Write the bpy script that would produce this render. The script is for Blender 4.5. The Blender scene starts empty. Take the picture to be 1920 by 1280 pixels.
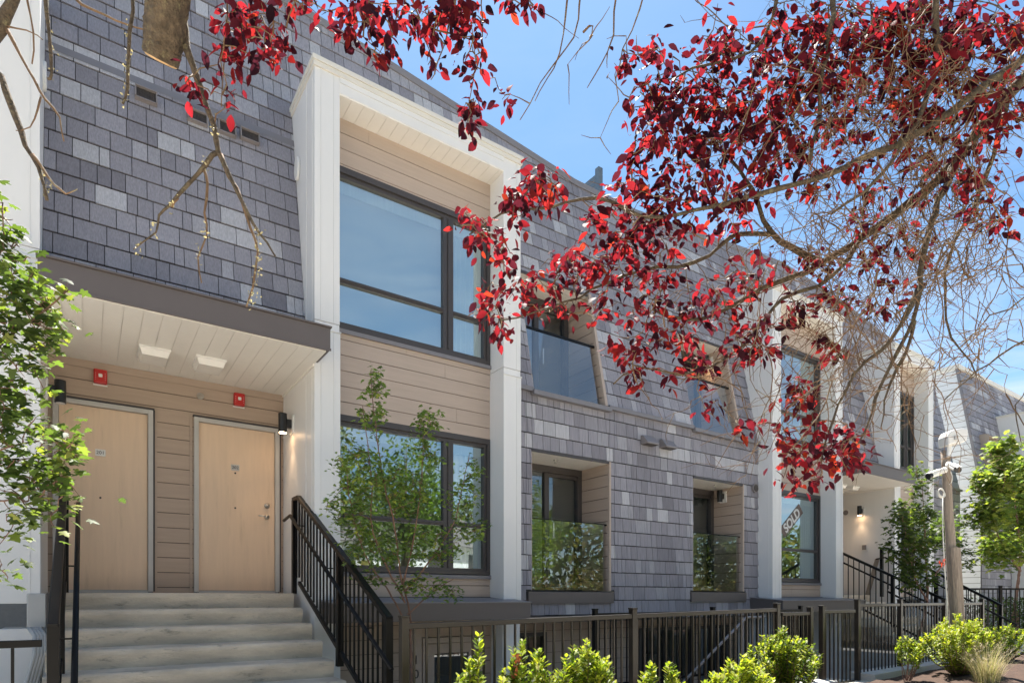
import bpy, math, random
import numpy as np
from mathutils import Vector, Matrix

rnd = random.Random(7)
np_r = np.random.default_rng(7)
scene = bpy.context.scene
COL = scene.collection
R = math.radians

# ------------------------------------------------------------------ camera
F_PX, HOR, YAW = 1160.0, 1118.0, R(34.6)
SN, CS = math.sin(YAW), math.cos(YAW)
cd = bpy.data.cameras.new('camera')
cam = bpy.data.objects.new('camera', cd)
COL.objects.link(cam)
cd.sensor_width = 36.0
cd.lens = F_PX / 1920 * 36
cd.shift_y = (HOR - 640) / 1920
cd.clip_start = 0.05
cd.clip_end = 2000
cam.location = (0, 0, 0)
cam.rotation_euler = (R(90), 0, -YAW)
scene.camera = cam

def at(u, v, d):
    """point seen at photo pixel (u, v) at forward distance d (metres)"""
    a = (u - 960) / F_PX
    b = (HOR - v) / F_PX
    return Vector(((SN + CS * a) * d, (CS - SN * a) * d, b * d))

# ------------------------------------------------------------------ light
SUN = Vector((0.30, 0.44, 1.0)).normalized()
sun_el = math.asin(SUN.z)
sun_az = math.atan2(SUN.x, SUN.y)
ld = bpy.data.lights.new('sun', 'SUN')
ld.energy = 5.0
ld.angle = R(0.5)
ld.color = (1.0, 0.95, 0.87)
lo = bpy.data.objects.new('sun', ld)
COL.objects.link(lo)
lo.rotation_euler = (-SUN).to_track_quat('-Z', 'Y').to_euler()
lo.location = (5, 5, 30)

w = bpy.data.worlds.new('World')
scene.world = w
w.use_nodes = True
nt = w.node_tree
bg = nt.nodes['Background']
bg.inputs[1].default_value = 0.055
sky = nt.nodes.new('ShaderNodeTexSky')
sky.sky_type = 'NISHITA'
sky.sun_disc = False
sky.sun_elevation = sun_el
sky.sun_rotation = sun_az
sky.altitude = 50
sky.air_density = 1.0
sky.dust_density = 0.35
sky.ozone_density = 1.2
tc = nt.nodes.new('ShaderNodeTexCoord')
mp = nt.nodes.new('ShaderNodeMapping')
mp.inputs['Scale'].default_value = (1.6, 1.6, 7.0)
nt.links.new(tc.outputs['Generated'], mp.inputs['Vector'])
nz = nt.nodes.new('ShaderNodeTexNoise')
nz.inputs['Scale'].default_value = 2.6
nz.inputs['Detail'].default_value = 7
nz.inputs['Roughness'].default_value = 0.6
nz.inputs['Distortion'].default_value = 0.6
nt.links.new(mp.outputs[0], nz.inputs['Vector'])
cr = nt.nodes.new('ShaderNodeValToRGB')
cr.color_ramp.elements[0].position = 0.34
cr.color_ramp.elements[1].position = 0.68
nt.links.new(nz.outputs['Fac'], cr.inputs[0])
sp = nt.nodes.new('ShaderNodeSeparateXYZ')
nt.links.new(tc.outputs['Generated'], sp.inputs[0])
mr = nt.nodes.new('ShaderNodeMapRange')
mr.inputs['From Min'].default_value = 0.05
mr.inputs['From Max'].default_value = 0.55
mr.inputs['To Min'].default_value = 0.95
mr.inputs['To Max'].default_value = 0.05
nt.links.new(sp.outputs['Z'], mr.inputs['Value'])
mu = nt.nodes.new('ShaderNodeMath')
mu.operation = 'MULTIPLY'
nt.links.new(cr.outputs[0], mu.inputs[0])
nt.links.new(mr.outputs[0], mu.inputs[1])
mx = nt.nodes.new('ShaderNodeMix')
mx.data_type = 'RGBA'
mx.inputs['B'].default_value = (6.2, 6.4, 6.8, 1)
my = nt.nodes.new('ShaderNodeMapRange')  # added white cloud veil behind the camera, brightens reflections and facade fill
my.interpolation_type = 'SMOOTHSTEP'
my.inputs['From Min'].default_value = 0.05
my.inputs['From Max'].default_value = -0.75
my.inputs['To Min'].default_value = 0.0
my.inputs['To Max'].default_value = 0.42
nt.links.new(sp.outputs['Y'], my.inputs['Value'])
mz = nt.nodes.new('ShaderNodeMapRange')
mz.inputs['From Min'].default_value = 0.30
mz.inputs['From Max'].default_value = 0.72
mz.inputs['To Min'].default_value = 0.25
mz.inputs['To Max'].default_value = 1.0
nt.links.new(nz.outputs['Fac'], mz.inputs['Value'])
m2 = nt.nodes.new('ShaderNodeMath')
m2.operation = 'MULTIPLY'
nt.links.new(my.outputs[0], m2.inputs[0])
nt.links.new(mz.outputs[0], m2.inputs[1])
m3 = nt.nodes.new('ShaderNodeMath')
m3.operation = 'MAXIMUM'
nt.links.new(mu.outputs[0], m3.inputs[0])
nt.links.new(m2.outputs[0], m3.inputs[1])
nt.links.new(m3.outputs[0], mx.inputs['Factor'])
hue = nt.nodes.new('ShaderNodeVectorMath')
hue.operation = 'MULTIPLY'
hue.inputs[1].default_value = (.74, 1.0, 1.10)
nt.links.new(sky.outputs[0], hue.inputs[0])
nt.links.new(hue.outputs[0], mx.inputs['A'])
nt.links.new(mx.outputs['Result'], bg.inputs[0])

vs = scene.view_settings
vs.view_transform = 'Standard'
vs.look = 'None'
vs.exposure = 1.66
vs.gamma = 1
scene.cycles.max_bounces = 10
scene.cycles.transparent_max_bounces = 24
scene.cycles.diffuse_bounces = 4
scene.cycles.use_denoising = True
scene.cycles.sample_clamp_indirect = 6

# ------------------------------------------------------------------ materials
def material(name, base, rough=0.6, var=0.12, scale=6.0, stretch=(1, 1, 1), bump=0.0, bscale=60.0, metal=0.0,
             spec=0.5, attr=False, spots=None, coat=0.0):
    m = bpy.data.materials.new(name)
    m.use_nodes = True
    t = m.node_tree
    p = t.nodes['Principled BSDF']
    p.inputs['Roughness'].default_value = rough
    p.inputs['Metallic'].default_value = metal
    p.inputs['Specular IOR Level'].default_value = spec
    p.inputs['Coat Weight'].default_value = coat
    c = t.nodes.new('ShaderNodeTexCoord')
    g = t.nodes.new('ShaderNodeMapping')
    g.inputs['Scale'].default_value = stretch
    t.links.new(c.outputs['Object'], g.inputs['Vector'])
    n = t.nodes.new('ShaderNodeTexNoise')
    n.inputs['Scale'].default_value = scale
    n.inputs['Detail'].default_value = 6
    n.inputs['Roughness'].default_value = 0.62
    t.links.new(g.outputs[0], n.inputs['Vector'])
    r = t.nodes.new('ShaderNodeMapRange')
    r.inputs['From Min'].default_value = 0.25
    r.inputs['From Max'].default_value = 0.75
    r.inputs['To Min'].default_value = 1 - var
    r.inputs['To Max'].default_value = 1 + var
    t.links.new(n.outputs['Fac'], r.inputs['Value'])
    v = t.nodes.new('ShaderNodeVectorMath')
    v.operation = 'SCALE'
    if attr:
        a = t.nodes.new('ShaderNodeAttribute')
        a.attribute_name = 'Col'
        t.links.new(a.outputs['Color'], v.inputs[0])
    else:
        v.inputs[0].default_value = base[:3]
    t.links.new(r.outputs[0], v.inputs['Scale'])
    out = v.outputs[0]
    if spots:                                  # stains with a shape of their own: (colour, scale, threshold)
        n2 = t.nodes.new('ShaderNodeTexNoise')
        n2.inputs['Scale'].default_value = spots[1]
        n2.inputs['Detail'].default_value = 8
        n2.inputs['Roughness'].default_value = 0.7
        t.links.new(g.outputs[0], n2.inputs['Vector'])
        r2 = t.nodes.new('ShaderNodeMapRange')
        r2.inputs['From Min'].default_value = spots[2]
        r2.inputs['From Max'].default_value = spots[2] + 0.14
        t.links.new(n2.outputs['Fac'], r2.inputs['Value'])
        k = t.nodes.new('ShaderNodeMix')
        k.data_type = 'RGBA'
        k.inputs['B'].default_value = (*spots[0], 1)
        t.links.new(r2.outputs[0], k.inputs['Factor'])
        t.links.new(out, k.inputs['A'])
        out = k.outputs['Result']
    t.links.new(out, p.inputs['Base Color'])
    if bump:
        n3 = t.nodes.new('ShaderNodeTexNoise')
        n3.inputs['Scale'].default_value = bscale
        n3.inputs['Detail'].default_value = 5
        t.links.new(g.outputs[0], n3.inputs['Vector'])
        b = t.nodes.new('ShaderNodeBump')
        b.inputs['Strength'].default_value = bump
        b.inputs['Distance'].default_value = 0.01
        t.links.new(n3.outputs['Fac'], b.inputs['Height'])
        t.links.new(b.outputs[0], p.inputs['Normal'])
    return m

def leaf_material(name, trans, tfac=0.5, rough=0.4, spec=0.5):
    """leaf: own colour from the mesh attribute, light also passes through the blade"""
    m = bpy.data.materials.new(name)
    m.use_nodes = True
    t = m.node_tree
    p = t.nodes['Principled BSDF']
    p.inputs['Roughness'].default_value = rough
    p.inputs['Specular IOR Level'].default_value = spec
    a = t.nodes.new('ShaderNodeAttribute')
    a.attribute_name = 'Col'
    t.links.new(a.outputs['Color'], p.inputs['Base Color'])
    tr = t.nodes.new('ShaderNodeBsdfTranslucent')
    v = t.nodes.new('ShaderNodeVectorMath')
    v.operation = 'MULTIPLY'
    t.links.new(a.outputs['Color'], v.inputs[0])
    v.inputs[1].default_value = trans
    t.links.new(v.outputs[0], tr.inputs['Color'])
    k = t.nodes.new('ShaderNodeMixShader')
    k.inputs[0].default_value = tfac
    t.links.new(p.outputs[0], k.inputs[1])
    t.links.new(tr.outputs[0], k.inputs[2])
    t.links.new(k.outputs[0], t.nodes['Material Output'].inputs['Surface'])
    return m

def glass_material(name, tint, refl, base_fac):
    m = bpy.data.materials.new(name)
    m.use_nodes = True
    t = m.node_tree
    t.nodes.remove(t.nodes['Principled BSDF'])
    gl = t.nodes.new('ShaderNodeBsdfGlossy')
    gl.inputs['Color'].default_value = (*refl, 1)
    gl.inputs['Roughness'].default_value = 0.0
    tr = t.nodes.new('ShaderNodeBsdfTransparent')
    tr.inputs['Color'].default_value = (*tint, 1)
    fr = t.nodes.new('ShaderNodeFresnel')
    fr.inputs['IOR'].default_value = 1.5
    r = t.nodes.new('ShaderNodeMapRange')
    r.inputs['To Min'].default_value = base_fac
    r.inputs['To Max'].default_value = 1.0
    t.links.new(fr.outputs[0], r.inputs['Value'])
    c = t.nodes.new('ShaderNodeTexCoord')
    n = t.nodes.new('ShaderNodeTexNoise')
    n.inputs['Scale'].default_value = 1.1
    n.inputs['Detail'].default_value = 1
    t.links.new(c.outputs['Object'], n.inputs['Vector'])
    b = t.nodes.new('ShaderNodeBump')
    b.inputs['Strength'].default_value = 0.10
    b.inputs['Distance'].default_value = 0.02
    t.links.new(n.outputs['Fac'], b.inputs['Height'])
    t.links.new(b.outputs[0], gl.inputs['Normal'])
    k = t.nodes.new('ShaderNodeMixShader')
    t.links.new(r.outputs[0], k.inputs[0])
    t.links.new(tr.outputs[0], k.inputs[1])
    t.links.new(gl.outputs[0], k.inputs[2])
    t.links.new(k.outputs[0], t.nodes['Material Output'].inputs['Surface'])
    return m

def emit_material(name, col, s):
    m = bpy.data.materials.new(name)
    m.use_nodes = True
    p = m.node_tree.nodes['Principled BSDF']
    p.inputs['Emission Color'].default_value = (*col, 1)
    p.inputs['Emission Strength'].default_value = s
    return m

M = {}
M['white'] = material('white_panel', (.76, .755, .74), .45, .03, 2.0, (2, 2, .4), .02, 12, spec=.35)
M['trim'] = material('cream_trim', (.72, .69, .62), .5, .04, 3.0)
M['soffit'] = material('cream_soffit', (.86, .83, .77), .5, .03, 4.0)
M['siding'] = material('tan_siding', (.47, .375, .305), .6, .06, 5.0, (.4, .4, 6), .12, 50)
M['siding_brown'] = material('brown_siding', (.44, .34, .265), .6, .07, 5.0, (.4, .4, 6), .12, 50)
M['shingle'] = material('composite_shingle', (.2, .2, .2), .66, .24, 6.0, (14, 14, .22), .28, 14, attr=True, spec=.35)
M['shingle_shade'] = material('shingle_joint_shade', (.012, .012, .014), .9, .1)  # shade of the shingle joints put in as a near-black colour
M['joint_shade'] = material('siding_joint_shade', (.11, .085, .068), .9, .1)  # darker than the siding: shade of the board joints put into the colour
M['fascia'] = material('bronze_fascia', (.125, .105, .098), .5, .06, 3.0)
M['flash'] = material('grey_flashing', (.20, .19, .20), .45, .06, 3.0)
M['frame'] = material('bronze_frame', (.060, .052, .050), .42, .06, 4.0)
M['glass'] = glass_material('window_glass', (.82, .90, .90), (.82, .95, 1.0), 0.42)
M['guard'] = glass_material('guard_glass', (.90, .98, 1.0), (.95, 1.0, 1.0), 0.18)
M['glass_clear'] = glass_material('clear_window_glass', (.80, .96, 1.0), (.88, 1.0, 1.0), 0.52)
M['sheer'] = material('sheer_fabric', (.50, .56, .58), .8, .03, 2.0)
M['glass_low'] = glass_material('low_reflection_glass', (.84, .93, .90), (.9, .97, 1.0), 0.06)
M['pane'] = glass_material('door_glass', (.82, .86, .84), (.9, .95, 1.0), 0.14)
M['door'] = material('primed_birch_door', (.75, .56, .395), .55, .05, 3.5, (7, 7, .6), .04, 40, spots=((.64, .47, .32), 1.7, .57))
M['steel'] = material('grey_door_frame', (.50, .485, .46), .45, .05, 6.0)
M['chrome'] = material('brushed_metal', (.62, .6, .56), .28, .05, 9.0, metal=1.0)
M['concrete'] = material('step_concrete', (.60, .52, .41), .85, .30, 3.2, (.6, 1, 2.2), .9, 50, spots=((.24, .22, .18), 7.0, .565))
M['paving'] = material('pale_paving', (.60, .54, .46), .85, .12, 1.2, (1, 1, 1), .3, 30)
M['asphalt'] = material('asphalt', (.06, .06, .062), .9, .15, 5, bump=.3)
M['kerb'] = material('kerb_concrete', (.52, .50, .46), .85, .12, 4.0, bump=.4)
M['black'] = material('black_paint', (.007, .0065, .0065), .36, .1, 8.0, spec=.2)
M['bronze'] = material('bronze_fence_paint', (.022, .016, .011), .34, .2, 7.0, spec=.45, coat=.08)
M['bark'] = material('cherry_bark', (.095, .070, .044), .92, .55, 45.0, (1, 1, 1), 1.6, 70, spots=((.20, .175, .095), 26.0, .54))
M['twig'] = material('twig_bark', (.165, .098, .050), .85, .4, 25.0, bump=.6, spots=((.34, .31, .19), 14.0, .55))
M['cut'] = material('cut_wood', (.50, .33, .17), .85, .3, 30.0)
M['maple_bark'] = material('maple_bark', (.20, .11, .075), .75, .3, 18.0, bump=.4)
M['leaf_red'] = leaf_material('plum_leaf', (3.7, 1.9, 1.8), .47, .6, .10)
M['leaf_green'] = leaf_material('maple_leaf', (1.7, 1.9, .7), .45, .55, .25)
M['leaf_shrub'] = leaf_material('shrub_leaf', (1.5, 1.6, .6), .42, .5, .3)
M['grass'] = leaf_material('dry_grass', (1.2, 1.15, .9), .3, .6, .2)
M['mulch'] = material('bark_mulch', (.055, .028, .016), .95, .6, 24.0, bump=1.0, bscale=45)
M['pole'] = material('weathered_timber', (.30, .245, .195), .85, .35, 8.0, (9, 9, .8), .7, 14, spots=((.15, .115, .09), 3.0, .58))
M['plastic_white'] = material('white_plastic', (.78, .77, .74), .4, .04, 6.0)
M['plastic_black'] = material('black_plastic', (.015, .015, .016), .35, .05)
M['red'] = material('alarm_red', (.50, .022, .020), .35, .05)
M['lens'] = material('strobe_lens', (.82, .80, .76), .15, .05)
M['vent'] = material('vent_grey', (.24, .215, .21), .5, .06)
M['grille'] = material('vent_grille', (.07, .058, .05), .5, .3, 30)
M['room'] = material('room_paint', (.62, .63, .60), .8, .03, 2.0)
M['curtain'] = material('pale_curtain', (.60, .66, .60), .8, .08, 3.0, (14, 14, .2))
M['blind'] = material('slat_blind', (.55, .53, .48), .6, .04)
M['bulb'] = emit_material('lamp_bulb', (1.0, .62, .32), 14)
M['sold'] = material('sold_banner', (.135, .092, .072), .5, .1)
M['letter'] = material('sign_letter', (.72, .70, .66), .5, .03)
M['ink'] = material('dark_ink', (.02, .018, .018), .5, .05)
M['roof'] = material('roof_membrane', (.30, .30, .30), .9, .1)
M['hardie'] = material('pale_lap_siding', (.74, .745, .74), .6, .03, 3.0)
M['slate'] = material('slate_blue_metal', (.10, .135, .17), .5, .08)
M['cable'] = material('white_cable', (.70, .68, .62), .6, .1)
M['orange'] = material('orange_tape', (.75, .10, .03), .6, .1)
M['downpipe'] = material('grey_downpipe', (.46, .46, .45), .45, .05)

# ------------------------------------------------------------------ mesh building
class MB:
    def __init__(s):
        s.v, s.f, s.c = [], [], []

    def add(s, verts, faces, col=None):
        o = len(s.v)
        s.v += [tuple(p) for p in verts]
        s.f += [tuple(i + o for i in q) for q in faces]
        if col is not None:
            s.c += [col] * len(verts)
        return s

    def box(s, x0, x1, y0, y1, z0, z1, col=None):
        return s.add([(x0, y0, z0), (x1, y0, z0), (x1, y1, z0), (x0, y1, z0), (x0, y0, z1), (x1, y0, z1), (x1, y1, z1), (x0, y1, z1)],
                     [(3, 2, 1, 0), (4, 5, 6, 7), (0, 1, 5, 4), (1, 2, 6, 5), (2, 3, 7, 6), (3, 0, 4, 7)], col)

    def bar(s, p, q, w, h=None, up=(0, 0, 1)):
        """square bar from p to q, w across, h along 'up'"""
        p, q = Vector(p), Vector(q)
        h = h or w
        d = (q - p).normalized()
        u = Vector(up)
        if abs(d.dot(u)) > .98:
            u = Vector((0, 1, 0))
        a = d.cross(u).normalized()
        b = a.cross(d).normalized()
        vs_ = []
        for e in (p, q):
            for i, j in ((-1, -1), (1, -1), (1, 1), (-1, 1)):
                vs_.append(e + a * (i * w / 2) + b * (j * h / 2))
        return s.add(vs_, [(3, 2, 1, 0), (4, 5, 6, 7), (0, 1, 5, 4), (1, 2, 6, 5), (2, 3, 7, 6), (3, 0, 4, 7)])

    def tube(s, pts, rad, n=6, cap=True):
        pts = [Vector(p) for p in pts]
        if not isinstance(rad, (list, tuple)):
            rad = [rad] * len(pts)
        o = len(s.v)
        prev = None
        for i, p in enumerate(pts):
            d = (pts[min(i + 1, len(pts) - 1)] - pts[max(i - 1, 0)])
            d = d.normalized() if d.length > 1e-9 else Vector((0, 0, 1))
            if prev is None:
                a = d.cross(Vector((0.13, .21, 1)))
                if a.length < 1e-3:
                    a = d.cross(Vector((1, 0, 0)))
            else:
                a = prev - d * prev.dot(d)
                if a.length < 1e-6:
                    a = d.cross(Vector((0.3, 1, .2)))
            a.normalize()
            prev = a
            b = d.cross(a)
            for k in range(n):
                t = 2 * math.pi * k / n
                s.v.append(tuple(p + (a * math.cos(t) + b * math.sin(t)) * rad[i]))
        for i in range(len(pts) - 1):
            for k in range(n):
                k2 = (k + 1) % n
                s.f.append((o + i * n + k, o + i * n + k2, o + (i + 1) * n + k2, o + (i + 1) * n + k))
        if cap:
            s.f.append(tuple(o + k for k in range(n))[::-1])
            s.f.append(tuple(o + (len(pts) - 1) * n + k for k in range(n)))
        return s

    def prism(s, poly, axis, lo_, hi_):
        """polygon extruded along an axis: poly holds the other two coordinates in order"""
        n = len(poly)
        def mk(p, t):
            q = list(p)
            q.insert(axis, t)
            return tuple(q)
        return s.add([mk(p, lo_) for p in poly] + [mk(p, hi_) for p in poly],
                     [tuple(range(n))[::-1], tuple(range(n, 2 * n))] + [(i, (i + 1) % n, n + (i + 1) % n, n + i) for i in range(n)])

    def build(s, name, mat, parent=None, smooth=False, bevel=0, loc=None):
        me = bpy.data.meshes.new(name)
        v = s.v
        if loc is not None:
            v = [(a - loc[0], b - loc[1], c - loc[2]) for a, b, c in v]
        me.from_pydata(v, [], s.f)
        if s.c:
            at_ = me.color_attributes.new('Col', 'FLOAT_COLOR', 'POINT')
            at_.data.foreach_set('color', np.array([(*c[:3], 1) for c in s.c], dtype=np.float32).ravel())
        me.materials.append(mat)
        if smooth:
            me.polygons.foreach_set('use_smooth', [True] * len(me.polygons))
        o = bpy.data.objects.new(name, me)
        COL.objects.link(o)
        if loc is not None:
            o.location = loc
        if parent:
            o.parent = parent
        if bevel:
            b = o.modifiers.new('bevel', 'BEVEL')
            b.width = bevel
            b.segments = 2
            b.limit_method = 'ANGLE'
        return o

def fix_normals(o):
    import bmesh
    bm = bmesh.new()
    bm.from_mesh(o.data)
    bmesh.ops.recalc_face_normals(bm, faces=bm.faces)
    bm.to_mesh(o.data)
    bm.free()

def tag(o, label=None, cat=None, group=None, kind=None):
    if label:
        o['label'] = label
    if cat:
        o['category'] = cat
    if group:
        o['group'] = group
    if kind:
        o['kind'] = kind
    return o

def empty(name, loc=(0, 0, 0), label=None, cat=None, group=None):
    o = bpy.data.objects.new(name, None)
    o.empty_display_size = .2
    COL.objects.link(o)
    o.location = loc
    return tag(o, label, cat, group)

def copy_tree(o, parent=None):
    c = o.copy()
    COL.objects.link(c)
    if parent:
        c.parent = parent
    for ch in list(o.children):
        copy_tree(ch, c)
    return c

def text(name, body, size, mat, parent, loc, rot, extrude=.002, bold=0.0):
    cu = bpy.data.curves.new(name, 'FONT')
    cu.body = body
    cu.size = size
    cu.extrude = extrude
    cu.offset = bold
    cu.align_x = 'CENTER'
    cu.align_y = 'CENTER'
    cu.materials.append(mat)
    tmp = bpy.data.objects.new(name, cu)
    COL.objects.link(tmp)
    me = bpy.data.meshes.new_from_object(tmp.evaluated_get(bpy.context.evaluated_depsgraph_get()))
    bpy.data.objects.remove(tmp)
    me.name = name
    if not me.materials:
        me.materials.append(mat)
    o = bpy.data.objects.new(name, me)
    COL.objects.link(o)
    o.location = loc
    o.rotation_euler = rot
    if parent:
        o.parent = parent
    return o

# ------------------------------------------------------------------ shingles and boards
SHADES = [(.265, .255, .282), (.292, .282, .310), (.240, .230, .255), (.332, .325, .350), (.445, .44, .46), (.21, .20, .222)]
WTS = [.32, .25, .15, .13, .10, .05]

def shingles(name, x0, x1, z0, z1, yfun, parent, holes=(), top=None, rows=.219, seed=1, shingle_shade=True):
    """courses of single shingles on the surface y = yfun(z), cut round holes (xa, xb, za, zb) and below top(x)"""
    rr = random.Random(seed)
    m = MB()
    last = None
    z = z0
    while z < z1 - 1e-4:
        zt = min(z + rows, z1)
        x = x0 - rr.uniform(0, .1)
        while x < x1:
            wdt = rr.choice((.09, .12, .14, .14, .17, .19, .22, .27))
            xa, xb = max(x, x0), min(x + wdt, x1)
            x += wdt
            if xb - xa < .012:
                continue
            if not (rr.random() < .32 and last):
                last = rr.choices(SHADES, WTS)[0]
            col = last
            k = rr.uniform(.92, 1.08)
            col = tuple(q * k for q in col)
            cuts = sorted({xa, xb, *[h for hh in holes for h in hh[:2] if xa < h < xb]})
            for a, b in zip(cuts, cuts[1:]):
                spans = [(z, zt)]
                for h in holes:
                    if h[0] <= a + 1e-5 and h[1] >= b - 1e-5:
                        nx = []
                        for lo_, hi_ in spans:
                            if h[3] <= lo_ or h[2] >= hi_:
                                nx.append((lo_, hi_))
                                continue
                            if h[2] > lo_:
                                nx.append((lo_, h[2]))
                            if h[3] < hi_:
                                nx.append((h[3], hi_))
                        spans = nx
                for lo_, hi_ in spans:
                    ha = min(hi_, top(a)) if top else hi_
                    hb = min(hi_, top(b)) if top else hi_
                    if max(ha, hb) < lo_ + .01 or hi_ - lo_ < .01:
                        continue
                    ha, hb = max(ha, lo_ + .003), max(hb, lo_ + .003)
                    g = .0034
                    out = .019 + rr.uniform(-.002, .003)
                    dz = .012 + rr.uniform(-.0015, .003)
                    zb_ = lo_ + dz
                    def yy(zz):
                        t = (zz - z) / rows
                        return yfun(zz) - out * (1 - .62 * t)
                    ax, bx = a + g, b - g
                    m.add([(ax, yy(zb_), zb_), (bx, yy(zb_), zb_), (bx, yy(hb), hb), (ax, yy(ha), ha),
                           (ax, yfun(zb_) + .002, zb_), (bx, yfun(zb_) + .002, zb_), (bx, yfun(hb) + .002, hb), (ax, yfun(ha) + .002, ha)],
                          [(0, 1, 2, 3), (0, 4, 5, 1), (0, 3, 7, 4), (1, 5, 6, 2), (3, 2, 6, 7)], col)
        z = zt
    o = m.build(name, M['shingle'], parent)
    if shingle_shade:                                   # near-black sheet that paints the shadow lines between shingles
        f = MB()
        xs = sorted({x0, x1, *[h for hh in holes for h in hh[:2] if x0 < h < x1], *([p[0] for p in ROOF if x0 < p[0] < x1] if top else [])})
        for a, b in zip(xs, xs[1:]):
            cur = [(z0, None)]
            blk = sorted([(h[2], h[3]) for h in holes if h[0] <= a + 1e-5 and h[1] >= b - 1e-5])
            lo_ = z0
            segs = []
            for q in blk:
                if q[0] > lo_:
                    segs.append((lo_, q[0]))
                lo_ = max(lo_, q[1])
            if lo_ < z1:
                segs.append((lo_, z1))
            for s0, s1 in segs:
                ta = min(s1, top(a)) if top else s1
                tb = min(s1, top(b)) if top else s1
                if min(ta, tb) <= s0:
                    continue
                f.add([(a, yfun(s0), s0), (b, yfun(s0), s0), (b, yfun(tb), tb), (a, yfun(ta), ta)], [(0, 1, 2, 3)])
        f.build('joint_shade_sheet', M['shingle_shade'], o)
    return o

def boards(name, u0, u1, z0, z1, fix, axis, face, parent, mat, exp=.18, holes=(), gap=.0085, th=.014, start=None):
    """horizontal boards in the plane x=fix (axis 0, u runs in y) or y=fix (axis 1, u runs in x); face = outward sign"""
    m = MB()
    mbk = MB()
    def bk(a, b, lo_, hi_):
        p, q = sorted((fix - face * .02, fix - face * .001))
        if axis == 1:
            mbk.box(a, b, p, q, lo_, hi_)
        else:
            mbk.box(p, q, a, b, lo_, hi_)
    def bx(a, b, lo_, hi_, d0, d1):
        p, q = sorted((fix + face * d0, fix + face * d1))
        if axis == 1 and b - a > 1.5 and rnd.random() < .6:
            c = rnd.uniform(a + .4, b - .4)
            m.box(a, c - .0015, p, q, lo_, hi_)
            m.box(c + .0015, b, p, q, lo_, hi_)
        elif axis == 1:
            m.box(a, b, p, q, lo_, hi_)
        else:
            m.box(p, q, a, b, lo_, hi_)
    z = z0 if start is None else start
    while z < z1 - 1e-4:
        lo_, hi_ = max(z, z0), min(z + exp - gap, z1)
        z += exp
        if hi_ - lo_ < .008:
            continue
        cuts = sorted({u0, u1, *[h for hh in holes for h in hh[:2] if u0 < h < u1]})
        zc = sorted({lo_, hi_, *[h for hh in holes for h in hh[2:] if lo_ < h < hi_]})
        for c0, c1 in zip(zc, zc[1:]):
            run = None
            for a, b in zip(cuts, cuts[1:]):
                blocked = any(h[0] <= a + 1e-5 and h[1] >= b - 1e-5 and h[2] <= c0 + 1e-5 and h[3] >= c1 - 1e-5 for h in holes)
                if blocked:
                    if run:
                        bx(run[0], run[1], c0, c1, 0, th)
                    run = None
                else:
                    run = (run[0], b) if run else (a, b)
            if run:
                bx(run[0], run[1], c0, c1, 0, th)
    cuts = sorted({u0, u1, *[h for hh in holes for h in hh[:2] if u0 < h < u1]})
    for a, b in zip(cuts, cuts[1:]):           # dark backing that paints the shadow lines in the joints
        lo_ = z0
        for h in sorted([h for h in holes if h[0] <= a + 1e-5 and h[1] >= b - 1e-5], key=lambda q: q[2]):
            if h[2] > lo_:
                bk(a, b, lo_, h[2])
            lo_ = max(lo_, h[3])
        if lo_ < z1:
            bk(a, b, lo_, z1)
    o = m.build(name, mat, parent)
    mbk.build('joint_shade', M['joint_shade'], o)
    return o

def soffit(name, x0, x1, y0, y1, z, parent, mat=None, w=.15, along='y'):
    m = MB()
    if along == 'y':
        x = x0
        while x < x1 - .01:
            m.box(x, min(x + w - .006, x1), y0, y1, z, z + .005)
            x += w
    else:
        y = y0
        while y < y1 - .01:
            m.box(x0, x1, y, min(y + w - .004, y1), z, z + .006)
            y += w
    m.box(x0, x1, y0, y1, z + .006, z + .03)
    return m.build(name, mat or M['soffit'], parent)

# ------------------------------------------------------------------ setting
def ground_z(x):
    return -1.27 + .013 * max(-6, min(15, x))

g = MB()
XS = [-150, -40, -6, -.45, 2.13, 8, 13.4, 15, 22, 60, 300]
YS = [-200, -60, -20, -6, -2.6, 4.47, 8.4, 30, 120, 600]
for i in range(len(XS) - 1):
    for j in range(len(YS) - 1):
        xa, xb, ya, yb = XS[i], XS[i + 1], YS[j], YS[j + 1]
        if 2.1 < (xa + xb) / 2 < 13.4 and 4.47 <= ya < 8.4:
            continue
        g.add([(xa, ya, ground_z(xa)), (xb, ya, ground_z(xb)), (xb, yb, ground_z(xb)), (xa, yb, ground_z(xa))], [(0, 1, 2, 3)])
tag(g.build('ground', M['paving']), kind='structure')
rd = MB()
for i in range(len(XS) - 1):
    xa, xb = XS[i], XS[i + 1]
    rd.add([(xa, -14, ground_z(xa) + .006), (xb, -14, ground_z(xb) + .006), (xb, -6, ground_z(xb) + .006), (xa, -6, ground_z(xa) + .006)], [(0, 1, 2, 3)])
tag(rd.build('road', M['asphalt']), kind='structure')
fl = MB()
fl.box(2.1, 13.42, 4.47, 8.3, -2.75, -2.6)
tag(fl.build('sunken_patio_floor', M['paving']), kind='structure')
mb = MB()
nx, ny = 60, 14
for j in range(ny + 1):
    for i in range(nx + 1):
        x = 1.6 + (16.5 - 1.6) * i / nx
        y = 2.25 + (4.12 - 2.25) * j / ny
        edge = min(i, nx - i, 3) / 3 * min(j, ny - j, 2) / 2
        mb.v.append((x, y, ground_z(x) + .012 + edge * (.05 + .05 * rnd.random())))
for j in range(ny):
    for i in range(nx):
        a = j * (nx + 1) + i
        mb.f.append((a, a + 1, a + nx + 2, a + nx + 1))
tag(mb.build('planting_bed_soil', M['mulch'], smooth=True), kind='structure')
kb = MB()
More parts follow.
